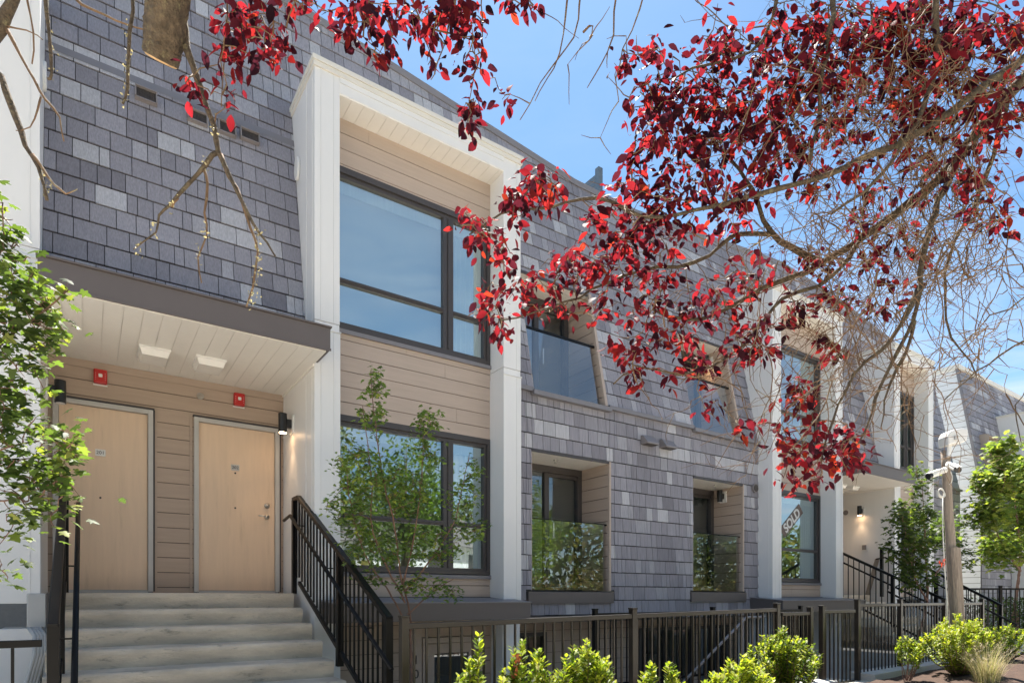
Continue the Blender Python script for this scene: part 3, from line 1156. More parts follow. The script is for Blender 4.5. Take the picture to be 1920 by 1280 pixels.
t = empty('sprinkler_sensor', (1.13, YD - .012, 2.39), 'small round chrome sprinkler between the two red alarms', 'sprinkler')
b = MB()
b.tube([(0, 0, 0), (0, -.012, 0)], .04, 20)
b.build('escutcheon', M['chrome'], t)
b = MB()
b.tube([(0, -.012, 0), (0, -.05, 0)], .014, 10)
b.tube([(0, -.05, 0), (0, -.056, 0)], .024, 12)
b.build('sprinkler_head', M['chrome'], t)
for x, y, z, lb in ((5.95, 7.45, 2.10, 'small sprinkler under the soffit of the left lower balcony'), (9.75, 7.4, 2.10, 'small sprinkler under the soffit of the right lower balcony')):
    t = empty('sprinkler', (x, y, z), lb, 'sprinkler', 'balcony sprinklers')
    b = MB()
    b.tube([(0, 0, 0), (0, 0, -.012)], .032, 16)
    b.build('escutcheon', M['chrome'], t)
    b = MB()
    b.tube([(0, 0, -.012), (0, 0, -.05)], .010, 8)
    b.tube([(0, 0, -.05), (0, 0, -.055)], .022, 10)
    b.build('sprinkler_head', M['chrome'], t)

tilt = math.atan(.206)
for (xa, xb, z0, z1), lb in zip([(.43, .635, 5.25, 5.385), (.925, 1.125, 5.235, 5.365), (1.235, 1.42, 5.235, 5.375), (1.465, 1.675, 5.26, 5.385)],
                                ['leftmost louvred wall vent standing apart on the shingles', 'louvred wall vent second from the left behind the hanging twig',
                                 'louvred wall vent third from the left, touching the last one', 'rightmost louvred wall vent beside the white bay frame']):
    t = empty('wall_vent', ((xa + xb) / 2, mans((z0 + z1) / 2) - .016, (z0 + z1) / 2), lb, 'vent', 'louvred exhaust vents on the left shingles')
    t.rotation_euler = (-tilt, 0, 0)
    w_, h_ = (xb - xa) / 2, (z1 - z0) / 2
    b = MB()
    b.box(-w_, w_, -.07, 0, h_ - .012, h_)
    b.box(-w_, -w_ + .012, -.065, 0, -h_, h_ - .012)
    b.box(w_ - .012, w_, -.065, 0, -h_, h_ - .012)
    b.box(-w_ + .012, w_ - .012, -.05, 0, -h_, -h_ + .01)
    b.build('vent_hood', M['vent'], t)
    gm = MB()
    gm.box(-w_ + .012, w_ - .012, -.03, -.022, -h_ + .01, h_ - .012)
    n = 7
    for i in range(n):
        z = -h_ + .016 + (2 * h_ - .036) * i / (n - 1)
        gm.box(-w_ + .012, w_ - .012, -.045, -.03, z - .003, z + .003)
    for i in range(12):
        x = -w_ + .02 + (2 * w_ - .04) * i / 11
        gm.box(x - .0022, x + .0022, -.0465, -.0305, -h_ + .012, h_ - .014)
    gm.build('grille', M['grille'], t)

for x0, lb in ((7.52, 'left grey hooded vent between the balconies'), (7.97, 'right grey hooded vent between the balconies')):
    t = empty('vent_hood', (x0 + .14, YW - .016, 2.57), lb, 'vent', 'hooded vents on the middle shingle wall')
    b = MB()
    b.prism([(0, .08), (-.05, .075), (-.15, -.045), (-.15, -.07), (0, -.07)], 0, -.14, .14)
    b.build('hood', M['vent'], t, bevel=.004)
    b = MB()
    b.box(-.12, .12, -.14, -.01, -.076, -.071)
    b.build('outlet', M['grille'], t)
t = empty('round_vent', (10.63, YW - .016, 2.09), 'round dark vent on shingles beside the second white column', 'vent')
b = MB()
b.tube([(0, 0, 0), (0, -.035, 0)], .085, 28)
b.build('vent_ring', M['vent'], t, smooth=False)
b = MB()
b.tube([(0, -.036, 0), (0, -.041, 0)], .068, 24)
b.build('grille', M['grille'], t)
t = empty('round_vent', (15.684, 8.0, 2.10), 'round white vent on the wall of the far entry porch', 'vent')
b = MB()
b.tube([(0, 0, 0), (-.02, 0, 0)], .09, 28)
b.build('vent_ring', M['plastic_white'], t)
b = MB()
b.tube([(-.021, 0, 0), (-.026, 0, 0)], .062, 24)
b.build('grille', M['vent'], t)
for x, y, z, s, lb in ((2.086, 7.50, 5.08, -1, 'white oval cover plate on the side of the near bay frame'), (-.332, 7.35, 4.93, 1, 'white oval cover plate on bay frame at the left edge')):
    b = MB()
    n = 28
    b.tube([(x, y, z), (x + s * .03, y, z)], .12, n)
    for i, p in enumerate(b.v):
        b.v[i] = (p[0], y + (p[1] - y) * .62, z + (p[2] - z) * 1.15)
    tag(b.build('cover_plate', M['plastic_white'], None, bevel=.006), lb, 'cover plate', 'oval cover plates on the bay frames')
t = empty('door_intercom', (15.684, 7.55, 1.20), 'small grey intercom box below the lamp of the far entry', 'intercom')
b = MB()
b.box(-.015, 0, -.07, .07, -.08, .08)
b.build('back_plate', M['plastic_white'], t)
b = MB()
b.box(-.05, -.015, -.045, .045, -.055, .06)
b.build('intercom_body', M['vent'], t, bevel=.006)

# SOLD banner on the lower window of the second bay
t = empty('sold_sign', (12.06, YS_ + .041, 1.58), 'brown SOLD banner with white letters tilted across the window', 'sign')
t.rotation_euler = (R(90), R(-39), 0)
t.rotation_euler = Matrix.Rotation(R(90), 3, 'X').to_4x4().to_euler()
rm = Matrix.Rotation(R(-39), 3, 'Y') @ Matrix.Rotation(R(90), 3, 'X')
t.rotation_euler = rm.to_euler()
b = MB()
b.box(-.44, .44, -.12, .12, 0, .003)
b.build('banner', M['sold'], t)
text('lettering', 'SOLD', .27, M['letter'], t, (0, -.005, .006), (0, 0, 0), .002, .009)

# louvred screen on the roof
t = empty('roof_screen', (7.86, 8.55, 6.9), 'slate blue louvred privacy screen standing on the roof edge', 'screen')
b = MB()
b.box(-.05, .05, -.05, .05, 0, 1.05)
b.build('post', M['slate'], t)
b = MB()
for i in range(8):
    b.box(-.02, .02, .05, 1.6, .12 + i * .11, .20 + i * .11)
b.build('louvre', M['slate'], t)

# ------------------------------------------------------------------ stairs and rails
def stairs(x0, x1, label):
    t = empty('entry_stairs', ((x0 + x1) / 2, 6, -1.27), label, 'stairs', 'concrete entry stairs')
    t.location = (0, 0, 0)
    y = 7.33
    n = 8
    z = .04
    r_, tr_ = .163, .352
    for i in range(n):
        zz = z - i * r_
        yf = y - i * tr_
        yb = 8.4 if i == 0 else yf + tr_ + .02
        m_ = MB()
        m_.prism([(yf + .02, zz - r_ - .03), (yf, zz - .045), (yf + .004, zz - .016), (yf + .018, zz), (yb, zz), (yb, zz - r_ - .03)], 0, x0, x1)
        o = m_.build('landing' if i == 0 else 'step', M['concrete'], t, bevel=.004)
        fix_normals(o)
    return t
stairs(-.27, 1.99, 'concrete steps leading up to doors 201 and 202')
stairs(13.45, 15.5, 'concrete steps behind the timber post at the far entry')

def baluster_mesh(h, s=.016):
    m_ = MB()
    m_.box(-s / 2, s / 2, -s / 2, s / 2, 0, h)
    return m_

def stair_rail(x, y_top, z_top, y_bot, z_bot, flat, label, hx, mat, group='black stair railings', posts=()):
    """sloping picket rail along Y at given x, with an offset round handrail"""
    t = empty('stair_railing', (x, y_bot, z_bot), label, 'railing', group)
    L = Vector((x, y_bot, z_bot))
    def P(y):
        if y > y_top - flat:
            return z_top
        k = (y - y_bot) / (y_top - flat - y_bot)
        return z_bot + (z_top - z_bot) * k
    m_ = MB()
    m_.bar(Vector((x, y_bot, z_bot)) - L, Vector((x, y_top - flat, z_top)) - L, .062, .05)
    if flat > .01:
        m_.bar(Vector((x, y_top - flat, z_top)) - L, Vector((x, y_top, z_top)) - L, .062, .05)
    m_.build('top_rail', mat, t, bevel=.008)
    drop = 1.0
    m_ = MB()
    m_.bar(Vector((x, y_bot + .02, z_bot - drop + .06)) - L, Vector((x, y_top - flat, z_top - drop + .0)) - L, .035, .04)
    m_.build('bottom_rail', mat, t, bevel=.003)
    pm = MB()
    pm.box(-.032, .032, -.032, .032, -1.12, 0)
    pmesh = None
    for y in (y_bot + .03, *posts, y_top - .03):
        if pmesh is None:
            o = pm.build('post', mat, t, bevel=.003)
            pmesh = o
        else:
            o = pmesh.copy()
            COL.objects.link(o)
            o.parent = t
        o.location = (0, y - y_bot, P(y) - z_bot - .01)
    bmesh_ = None
    y = y_bot + .14
    while y < y_top - .08:
        if bmesh_ is None:
            o = baluster_mesh(drop - .08).build('baluster', mat, t)
            bmesh_ = o
        else:
            o = bmesh_.copy()
            COL.objects.link(o)
            o.parent = t
        o.location = (0, y - y_bot, P(y) - z_bot - drop + .06)
        y += .113
    hm = MB()
    d = .17
    hp = [Vector((hx, y_top + .05, z_top - d - .08)), Vector((hx, y_top - flat, z_top - d - .05)), Vector((hx, y_bot - .28, z_bot - d - .05 - .16))]
    hm.tube([p - L for p in hp], .019, 12)
    hr = hm.build('handrail', mat, t, smooth=True)
    bm_ = MB()
    for k in (.12, .5, .86):
        y = y_bot + (y_top - y_bot) * k
        z = P(y) - d - .06
        bm_.bar(Vector((x, y, z - .03)) - L, Vector((hx, y, z - .03)) - L, .012, .012)
    bm_.build('bracket', mat, hr)
    return t

stair_rail(2.07, 7.62, 1.165, 4.78, -.185, .22, 'black picket stair railing right of the doors by the green maple', 1.965, M['black'], posts=(6.0,))
stair_rail(-.165, 7.5, 1.13, 4.80, -.19, .15, 'black stair railing at the left edge, seen end on', -.055, M['black'], posts=(6.1,))
stair_rail(13.5, 7.62, 1.165, 4.78, -.185, .22, 'black stair railing descending from the second white bay column', 13.62, M['black'], posts=(5.95,))
stair_rail(15.38, 7.05, 1.13, 4.70, -.19, .15, 'black far stair railing partly behind the timber post', 15.28, M['black'], posts=(5.9,))

def fence(x0, x1, y, zt, label, name='picket_fence', mat=None, posts=(), step=.105, zb=None, cat='fence', group=None):
    """zt(x) = height of the top rail; posts, rails and each picket are parts"""
    mat = mat or M['bronze']
    t = empty(name, (x0, y, zt(x0) - 1.05), label, cat, group)
    O = Vector((x0, y, zt(x0) - 1.05))
    m_ = MB()
    m_.bar(Vector((x0, y, zt(x0) - .022)) - O, Vector((x1, y, zt(x1) - .022)) - O, .044, .044)
    m_.build('top_rail', mat, t, bevel=.004)
    m_ = MB()
    m_.bar(Vector((x0, y, zt(x0) - .98)) - O, Vector((x1, y, zt(x1) - .98)) - O, .03, .034)
    m_.build('bottom_rail', mat, t, bevel=.003)
    pr = None
    for px in posts:
        if pr is None:
            b = MB()
            b.box(-.03, .03, -.03, .03, -1.10, .045)
            b.box(-.034, .034, -.034, .034, .045, .062)
            b.box(-.07, .07, -.07, .07, -1.11, -1.10)
            o = pr = b.build('post', mat, t, bevel=.003)
        else:
            o = pr.copy()
            COL.objects.link(o)
            o.parent = t
        o.location = Vector((px, y, zt(px))) - O
    n = int((x1 - x0) / step)
    pk = None
    for i in range(1, n + 1):
        px = x0 + i * (x1 - x0) / (n + 1)
        if any(abs(px - q) < .05 for q in posts):
            continue
        if pk is None:
            o = pk = baluster_mesh(.93).build('picket', mat, t)
        else:
            o = pk.copy()
            COL.objects.link(o)
            o.parent = t
        o.location = Vector((px, y, zt(px) - .975)) - O
    return t

YF = 4.33
zt1 = lambda x: -.203 + (x - 1.97) * .0138
fence(1.97, 6.90, YF, zt1, 'bronze picket fence between stair railing and gate, behind green shrubs', posts=(1.99, 4.43, 6.87), group='bronze picket fences')
fence(6.96, 7.62, YF, lambda x: -.19, 'narrow lower bronze gate panel left of the gate latch', 'gate_panel', posts=(7.6,), cat='gate', group='bronze gate panels')
fence(7.86, 8.70, YF, lambda x: -.175, 'bronze picket gate at the top of the sunken steps', 'picket_gate', posts=(7.88,), cat='gate', group='bronze gate panels')
fence(8.77, 13.2, YF, lambda x: -.096, 'bronze picket fence right of the gate, behind the timber post', posts=(8.79, 10.05, 11.6, 13.18), group='bronze picket fences')
fence(5.6, 10.6, 6.2, lambda x: -.22, 'dark inner picket railing along the house side of the sunken patio', 'patio_railing', mat=M['black'], posts=(5.63, 8.1, 10.57))
fence(-3.2, -.22, 4.80, lambda x: -.265, 'black low fence left of the stair railing', 'picket_fence', mat=M['black'], posts=(-1.7,), step=.145)
# fence beyond the far stairs runs towards the camera
t = fence(0, 3.4, 0, lambda x: 0, 'black picket fence in front of the hedge at far right', 'picket_fence', mat=M['black'], posts=(.03, 1.1, 2.2, 3.37))
t.location = (17.4, 6.3, -.84 + .0)
t.rotation_euler = (0, 0, R(-38))

# handrail and steps down into the sunken patio
t = empty('sunken_stairs', (0, 0, 0), 'concrete steps going down behind the picket gate', 'stairs')
for i in range(8):
    b = MB()
    b.box(7.86 - .29 * (i + 1), 7.86 - .29 * i, 4.5, 5.5, -2.6, -1.17 - .175 * (i + 1))
    b.build('step', M['concrete'], t, bevel=.006)
b = MB()
b.box(7.86, 8.84, 4.35, 5.5, -2.6, -1.17)
b.build('landing', M['concrete'], t, bevel=.006)
t = empty('sunken_handrail', (7.86, 5.5, -1.17), 'grey sloping handrail of the sunken steps seen through the fence', 'handrail')
b = MB()
b.tube([(.55, 0, .87), (.1, 0, .87), (-2.2, 0, -.52)], .02, 10)
b.build('rail', M['vent'], t, smooth=True)
b = MB()
b.bar((.0, 0, 0), (0, 0, .87), .03)
b.bar((-1.5, 0, -.93), (-1.5, 0, -.08), .03)
b.build('post', M['vent'], t)

# utility box and downpipe left of the steps
t = empty('utility_box', (-.335, 6.95, -.12), 'pale grey utility box beside the concrete steps at left', 'utility box')
b = MB()
b.box(-.085, .05, -.1, .15, -.15, .15)
b.build('box_body', M['downpipe'], t, bevel=.008)
b = MB()
b.box(.051, .07, -.11, .16, -.155, .155)
b.build('box_lid', M['frame'], t, bevel=.004)
t = empty('downpipe', (-.36, 6.6, -1.27), 'corrugated grey downpipe running down below the utility box', 'downpipe')
b = MB()
for dx, dy in ((0, 0), (.022, .01), (.044, .02), (-.022, -.01)):
    b.tube([(dx - .01, dy + .1, 1.0), (dx + .03, dy, .94), (dx + .03, dy, .78), (dx - .02, dy - .06, .55), (dx - .03, dy - .1, 0)], .017, 8)
b.build('pipe', M['downpipe'], t, smooth=True)
# timber board leaning in the far porch
b = MB()
b.bar((15.60, 7.45, .045), (15.66, 7.25, .90), .05, .09)
tag(b.build('leaning_board', M['pole'], None, bevel=.003), 'narrow brown board leaning on the far porch wall', 'board')

# ------------------------------------------------------------------ neighbouring townhouse and hedge
N0 = Vector((22.5, 7.4, -1.2))
nb = empty('neighbour_townhouse', (22.5, 7.4, -1.2), 'neighbouring townhouse with white lap-sided gable beyond the row', 'townhouse')
NH = empty('tmp')
def nm(z):
    return 7.4 if z < 3.44 else 7.4 + .169 * (z - 3.44)
m = MB()
z = -1.2
while z < 7.1:
    t_ = min(z + .166, 7.14)
    if abs(z - 3.44) < .09:
        pass
    m.add([(22.5 - .014, nm(z) + .02, z), (22.5 - .014, 20, z), (22.5 - .002, 20, t_), (22.5 - .002, nm(t_) + .02, t_),
           (22.5 + .02, nm(z) + .02, z), (22.5 + .02, 20, z)], [(1, 0, 3, 2), (0, 1, 5, 4)])
    z += .18
gw = m.build('gable_wall', M['hardie'], NH)
m = MB()
m.add([(22.505, 7.42, -1.2), (22.505, 20, -1.2), (22.505, 20, 7.14), (22.505, nm(7.14) + .02, 7.14), (22.505, 7.42, 3.44)], [(4, 3, 2, 1, 0)])
m.build('joint_shade', M['vent'], gw)  # darker grey behind the boards, paints their lap shadow lines
b = MB()
b.box(22.46, 22.5, 7.38, 14, 3.40, 3.48)
b.build('band', M['white'], NH)
b = MB()
b.box(22.44, 36, nm(7.15) - .05, 20, 7.14, 7.27)
b.build('parapet_cap', M['trim'], NH)
b = MB()
b.add([(22.47, nm(3.44) - .01, 3.44), (22.47, nm(7.14) - .01, 7.14), (22.47, nm(7.14) + .06, 7.14), (22.47, nm(3.44) + .06, 3.44)], [(0, 1, 2, 3)])
b.build('edge_trim', M['flash'], NH)
old = ROOF
shingles('shingle_mansard', 22.5, 36, 3.46, 7.12, nm, NH, [(23.1, 24.2, 3.4, 5.05)], seed=9)
shingles('shingle_wall', 22.5, 36, -1.2, 3.44, nm, NH, [(25.2, 27.8, -1.2, 3.44)], seed=10)
b = MB()
b.box(25.0, 25.28, 6.95, 9, -1.2, 5.93)
b.box(27.5, 27.8, 6.95, 9, -1.2, 5.93)
b.box(25.28, 27.5, 6.955, 9, 5.7, 5.93)
b.build('bay_frame', M['white'], NH)
b = MB()
b.box(24.96, 27.84, 6.91, 9, 5.93, 5.99)
b.build('bay_cap', M['trim'], NH)
b = MB()
b.box(23.1, 24.2, 8.0, 8.1, 3.4, 5.05)
b.box(23.08, 23.1, 7.4, 8.0, 3.4, 5.05)
b.box(24.2, 24.22, 7.4, 8.0, 3.4, 5.05)
b.box(23.1, 24.2, 7.5, 8.0, 5.05, 5.08)
b.build('balcony_recess', M['siding'], NH)
b = MB()
b.box(25.28, 27.5, 7.35, 7.42, -1.2, 5.7)
b.build('siding', M['siding'], NH)
b = MB()
b.box(22.5, 36, 19.9, 20, -1.2, 7.2)
b.build('rear_wall', M['hardie'], NH)
for o in list(NH.children):
    o.parent = nb
    o.matrix_parent_inverse = Matrix.Translation(-N0)
bpy.data.objects.remove(NH)

# ------------------------------------------------------------------ leaves
def leaf_oval(fold=.25, droop=.18):
    """pointed oval blade along +x, unit length, with folded midrib"""
    V, Fc = [(0, 0, 0)], []
    st = [(.18, .17), (.42, .27), (.68, .22), (.88, .10)]
    for x, hw in st:
        z = -droop * x * x
        V += [(x, hw, z + hw * fold), (x, 0, z), (x, -hw, z + hw * fold)]
    V.append((1.0, 0, -droop))
    Fc += [(0, 2, 1), (0, 3, 2)]
    for i in range(3):
        a = 1 + 3 * i
        Fc += [(a, a + 1, a + 4, a + 3), (a + 1, a + 2, a + 5, a + 4)]
    Fc += [(10, 11, 13), (11, 12, 13)]
    return np.array(V, dtype=np.float64), Fc

def leaf_palm(droop=.25):
    """five-lobed maple blade, stalk end at the origin, unit length along +x"""
    P = [(.0, 0), (-.10, .22), (.02, .42), (.22, .24), (.40, .56), (.52, .22), (.74, .20), (1.0, 0), (.74, -.20), (.52, -.22), (.40, -.56),
         (.22, -.24), (.02, -.42), (-.10, -.22)]
    V = [(.30, 0, .03)] + [(x, y, -droop * (x * x * .6 + y * y * 1.2)) for x, y in P]
    n = len(P)
    return np.array(V), [(0, i, i % n + 1) for i in range(1, n + 1)]

def leaf_small():
    V = [(0, 0, 0), (.35, .26, .05), (.5, 0, -.03), (.35, -.26, .05), (.78, .18, 0), (.78, -.18, 0), (1, 0, -.12)]
    return np.array(V), [(0, 2, 1), (0, 3, 2), (1, 2, 6, 4), (2, 3, 5, 6)]

def scatter(tmpl, pos, dirs, nor, size, cols):
    """copies of a leaf blade as arrays: position, pointing direction, upper-side normal, length, colour"""
    V, Fc = tmpl
    pos, dirs, nor = np.asarray(pos, float), np.asarray(dirs, float), np.asarray(nor, float)
    size = np.asarray(size, float)
    d = dirs / np.linalg.norm(dirs, axis=1, keepdims=True)
    b = np.cross(nor, d)
    b /= np.linalg.norm(b, axis=1, keepdims=True) + 1e-9
    n = np.cross(d, b)
    Rm = np.stack([d, b, n], axis=2)
    out = np.einsum('nij,kj->nki', Rm, V) * size[:, None, None] + pos[:, None, :]
    k = len(V)
    faces = []
    for i in range(len(pos)):
        o = i * k
        faces += [tuple(q + o for q in f) for f in Fc]
    c = np.repeat(np.asarray(cols, float), k, axis=0)
    return out.reshape(-1, 3), faces, c

def leaf_object(name, parts, mat, parent, origin=(0, 0, 0)):
    V = np.concatenate([p[0] for p in parts]) - np.array(origin)
    C = np.concatenate([p[2] for p in parts])
    Fc, o = [], 0
    for p in parts:
        Fc += [tuple(i + o for i in f) for f in p[1]]
        o += len(p[0])
    me = bpy.data.meshes.new(name)
    me.from_pydata(V.tolist(), [], Fc)
    a = me.color_attributes.new('Col', 'FLOAT_COLOR', 'POINT')
    a.data.foreach_set('color', np.concatenate([C, np.ones((len(C), 1))], axis=1).astype(np.float32).ravel())
    me.materials.append(mat)
    me.polygons.foreach_set('use_smooth', [True] * len(me.polygons))
    ob = bpy.data.objects.new(name, me)
    COL.objects.link(ob)
    if parent:
        ob.parent = parent
    return ob

class Tree:
    """limbs given as polylines; twigs grown from the nearest existing wood to each wanted leaf bunch"""
    def __init__(s, seed):
        s.wood, s.twig = MB(), MB()
        s.nodes = []
        s.r = random.Random(seed)

    def limb(s, pts, r0, r1, n=10, wob=.012, big=True, step=.06):
        pts = [Vector(p) for p in pts]
        out = []
        m = len(pts)
        for i in range(m - 1):
            p0, p1, p2, p3 = pts[max(i - 1, 0)], pts[i], pts[i + 1], pts[min(i + 2, m - 1)]
            k = max(2, int((p2 - p1).length / step))
            for j in range(k):
                t = j / k
                q = .5 * ((2 * p1) + (p2 - p0) * t + (2 * p0 - 5 * p1 + 4 * p2 - p3) * t * t + (3 * p1 - p0 - 3 * p2 + p3) * t ** 3)
                out.append(q + Vector([s.r.uniform(-wob, wob) for _ in range(3)]))
        out.append(pts[-1])
        N = len(out)
        rad = [(r0 + (r1 - r0) * (i / (N - 1)) ** .8) * s.r.uniform(.82, 1.16) for i in range(N)]
        (s.wood if big else s.twig).tube(out, rad, n)
        s.nodes += [tuple(p) for p in out[1:]]
        return out

    def reach(s, target, r0=.0030, r1=.0012, droop=.05, wob=.014, maxlen=None, avoid=None):
        A = np.array(s.nodes)
        tv = np.array(target)
        dd = np.linalg.norm(A - tv, axis=1)
        i = int(dd.argmin())
        L = dd[i]
        if maxlen and L > maxlen:
            return False
        if L < .02:
            return True
        p, q = Vector(A[i]), Vector(target)
        k = max(2, int(L / .035))
        pts = [p]
        for j in range(1, k):
            t = j / k
            pts.append(p.lerp(q, t) + Vector((s.r.uniform(-wob, wob), s.r.uniform(-wob, wob), s.r.uniform(-wob, wob) + droop * L * 4 * t * (1 - t))))
        pts.append(q)
        rr = [r0 + (r1 - r0) * j / k for j in range(k + 1)]
        s.twig.tube(pts, rr, 4, cap=False)
        s.nodes += [tuple(x) for x in pts[1:]]
        return True

# ------------------------------------------------------------------ purple-leaf plum overhead
plum = empty('plum_tree', (2.6, -1.6, -1.27), 'purple-leaf plum tree whose red leaves and bare twigs hang over the picture', 'tree')
PO = (2.6, -1.6, -1.27)
T = Tree(11)
crotch = Vector((2.3, -.9, 2.55))
T.limb([(2.6, -1.6, -1.35), (2.55, -1.5, .2), (2.42, -1.2, 1.6), crotch], .17, .12, 14, .02, step=.15)
trunk_nodes = len(T.nodes)
hiR = at(2080, 20, 2.55)
T.limb([crotch, (2.75, -.1, 2.75), hiR, at(1990, 70, 2.6), at(1890, 180, 2.65), at(1800, 290, 2.7), at(1705, 385, 2.75), at(1620, 440, 2.8), at(1540, 495, 2.8), at(1450, 530, 2.8),
        at(1360, 583, 2.75), at(1290, 600, 2.7), at(1225, 580, 2.7)], .060, .006, 10, .008)
T.limb([at(1540, 495, 2.8), at(1480, 463, 2.8), at(1448, 438, 2.8), at(1420, 380, 2.75), at(1402, 338, 2.75), at(1370, 300, 2.7)], .018, .006, 8, .006)
T.limb([at(1990, 70, 2.6), at(1860, 150, 2.45), at(1740, 240, 2.45), at(1640, 287, 2.45), at(1500, 345, 2.45), at(1390, 371, 2.45), at(1300, 396, 2.45), at(1208, 408, 2.4), at(1120, 372, 2.4),
        at(1030, 385, 2.4), at(940, 400, 2.4), at(880, 440, 2.4)], .021, .003, 8, .006)
T.limb([at(1448, 438, 2.8), at(1380, 440, 2.75), at(1330, 480, 2.7), at(1270, 500, 2.7), at(1195, 508, 2.7), at(1110, 545, 2.65), at(1010, 585, 2.6), at(940, 600, 2.6)], .012, .003, 7, .006)
T.limb([at(1620, 440, 2.8), at(1560, 520, 2.7), at(1470, 560, 2.7), at(1400, 640, 2.65), at(1330, 690, 2.65), at(1270, 700, 2.6), at(1200, 690, 2.6), at(1150, 720, 2.6)], .012, .003, 7, .007)
T.limb([at(1800, 290, 2.7), at(1745, 420, 2.6), at(1722, 540, 2.6), at(1712, 600, 2.6), at(1665, 690, 2.6), at(1632, 780, 2.6), at(1610, 830, 2.6)], .019, .004, 8, .008)
T.limb([at(1722, 540, 2.6), at(1690, 610, 2.55), at(1650, 660, 2.55), at(1600, 700, 2.55), at(1560, 790, 2.55), at(1540, 860, 2.55)], .014, .003, 7, .008)
T.limb([at(1712, 600, 2.6), at(1700, 660, 2.65), at(1668, 720, 2.65), at(1652, 800, 2.65)], .010, .003, 6, .008)
T.limb([at(1890, 180, 2.65), at(1850, 330, 2.8), at(1780, 480, 2.9), at(1775, 560, 2.9), at(1783, 630, 2.9), at(1830, 700, 2.9), at(1800, 715, 2.9)], .012, .003, 6, .008)
T.limb([at(1990, 70, 2.6), at(1985, 400, 3.0), at(1960, 600, 3.0), at(1900, 650, 3.0), at(1850, 685, 3.0), at(1810, 715, 3.0), at(1770, 750, 3.0)], .018, .003, 6, .008)
T.limb([at(1985, 400, 3.0), at(1920, 560, 3.0), at(1860, 590, 3.0), at(1800, 650, 3.0)], .008, .002, 6, .008)
T.limb([at(1960, 600, 3.0), at(1930, 720, 3.0), at(1905, 760, 3.0), at(1915, 830, 3.0)], .006, .002, 6, .008)
# overhead limbs above the frame, then the limbs that hang down into it
up1 = [crotch, Vector((2.0, .1, 2.85)), at(1600, -130, 2.4), at(1350, -110, 2.4), at(1100, -90, 2.4), at(850, -80, 2.35), at(600, -90, 2.3), at(330, -110, 2.2)]
T.limb(up1, .09, .055, 10, .01)
T.limb([at(330, -110, 2.2), at(150, -110, 2.2), at(-60, -60, 2.1), at(-150, 60, 2.1)], .05, .02, 9, .01)
T.limb([at(1565, -130, 2.4), at(1562, 0, 2.4), at(1543, 130, 2.4), at(1532, 230, 2.4), at(1520, 300, 2.4)], .016, .006, 7, .008)
T.limb([at(1765, -100, 2.35), at(1757, 0, 2.35), at(1752, 130, 2.4), at(1720, 230, 2.4), at(1650, 330, 2.45), at(1560, 400, 2.5)], .014, .005, 7, .008)
T.limb([at(1480, -120, 2.4), at(1450, 30, 2.4), at(1410, 100, 2.4), at(1330, 120, 2.4), at(1240, 150, 2.4)], .010, .003, 6, .008)
for pl in ([(1092, -90), (1085, 40), (1060, 90), (1015, 155), (975, 225)], [(1080, -90), (1060, 30), (1050, 100), (1025, 150), (1003, 190)], [(1150, -100), (1152, 20), (1140, 100), (1115, 140), (1101, 165)],
           [(1215, -100), (1200, 20), (1170, 90), (1155, 150), (1160, 190)], [(1095, 60), (1112, 50), (1105, 75)], [(900, -80), (905, 40), (902, 110)], [(760, -80), (790, 40), (885, 80), (880, 190)],
           [(560, -80), (570, 20)], [(700, -80), (690, 50), (705, 90)], [(830, -80), (845, 40), (820, 120), (808, 150)], [(490, -90), (470, 40), (500, 100)], [(420, -90), (425, 60), (415, 200)],
           [(960, -80), (965, 0), (1000, 10)]):
    T.limb([at(u, v, 2.35) for u, v in pl], .0048, .0016, 5, .005, big=False)
# left edge branches with lichen
T.limb([at(60, -120, 2.1), at(25, 0, 2.1), at(0, 55, 2.1), at(-40, 110, 2.1), at(-30, 125, 2.1), at(0, 140, 2.1), at(25, 215, 2.1), at(50, 275, 2.1), at(70, 315, 2.1), at(88, 375, 2.1)], .022, .005, 8, .004)
T.limb([at(62, 290, 2.1), at(85, 320, 2.1), at(100, 345, 2.1), at(125, 362, 2.1), at(145, 355, 2.1)], .006, .002, 6, .004, big=False)
T.limb([at(5, 45, 2.1), at(40, 105, 2.1), at(65, 150, 2.1), at(85, 185, 2.1), at(110, 220, 2.1), at(120, 265, 2.1)], .006, .0025, 6, .004, big=False)
T.limb([at(78, 180, 2.1), at(72, 205, 2.1), at(55, 240, 2.1), at(30, 245, 2.1)], .004, .0015, 5, .004, big=False)
T.limb([at(10, 50, 2.1), at(50, 60, 2.1), at(80, 75, 2.1)], .004, .0015, 5, .004, big=False)
T.limb([at(50, -100, 2.1), at(52, 0, 2.1), at(62, 60, 2.1), at(60, 120, 2.1)], .005, .002, 5, .004, big=False)
T.limb([at(85, -100, 2.1), at(83, 0, 2.1), at(92, 60, 2.1), at(98, 140, 2.1), at(90, 148, 2.1)], .010, .004, 6, .004)
T.limb([at(245, -100, 2.15), at(248, 20, 2.15), at(240, 100, 2.15), at(238, 160, 2.15), at(230, 195, 2.15)], .008, .004, 6, .004)
T.limb([at(140, 0, 2.15), at(170, 18, 2.15), at(220, 40, 2.15), at(280, 58, 2.15)], .005, .003, 6, .004, big=False)
s0 = [at(340, 30, 2.2), at(350, 90, 2.2), at(375, 160, 2.2), at(400, 235, 2.2), at(412, 285, 2.2), at(430, 325, 2.2), at(450, 370, 2.2), at(475, 420, 2.2), at(500, 455, 2.2), at(516, 480, 2.2)]
T.limb(s0, .016, .003, 7, .004)
T.limb([at(410, 280, 2.2), at(385, 310, 2.2), at(352, 345, 2.2), at(322, 382, 2.2), at(300, 405, 2.2), at(290, 435, 2.2), at(250, 468, 2.2)], .010, .002, 7, .004)
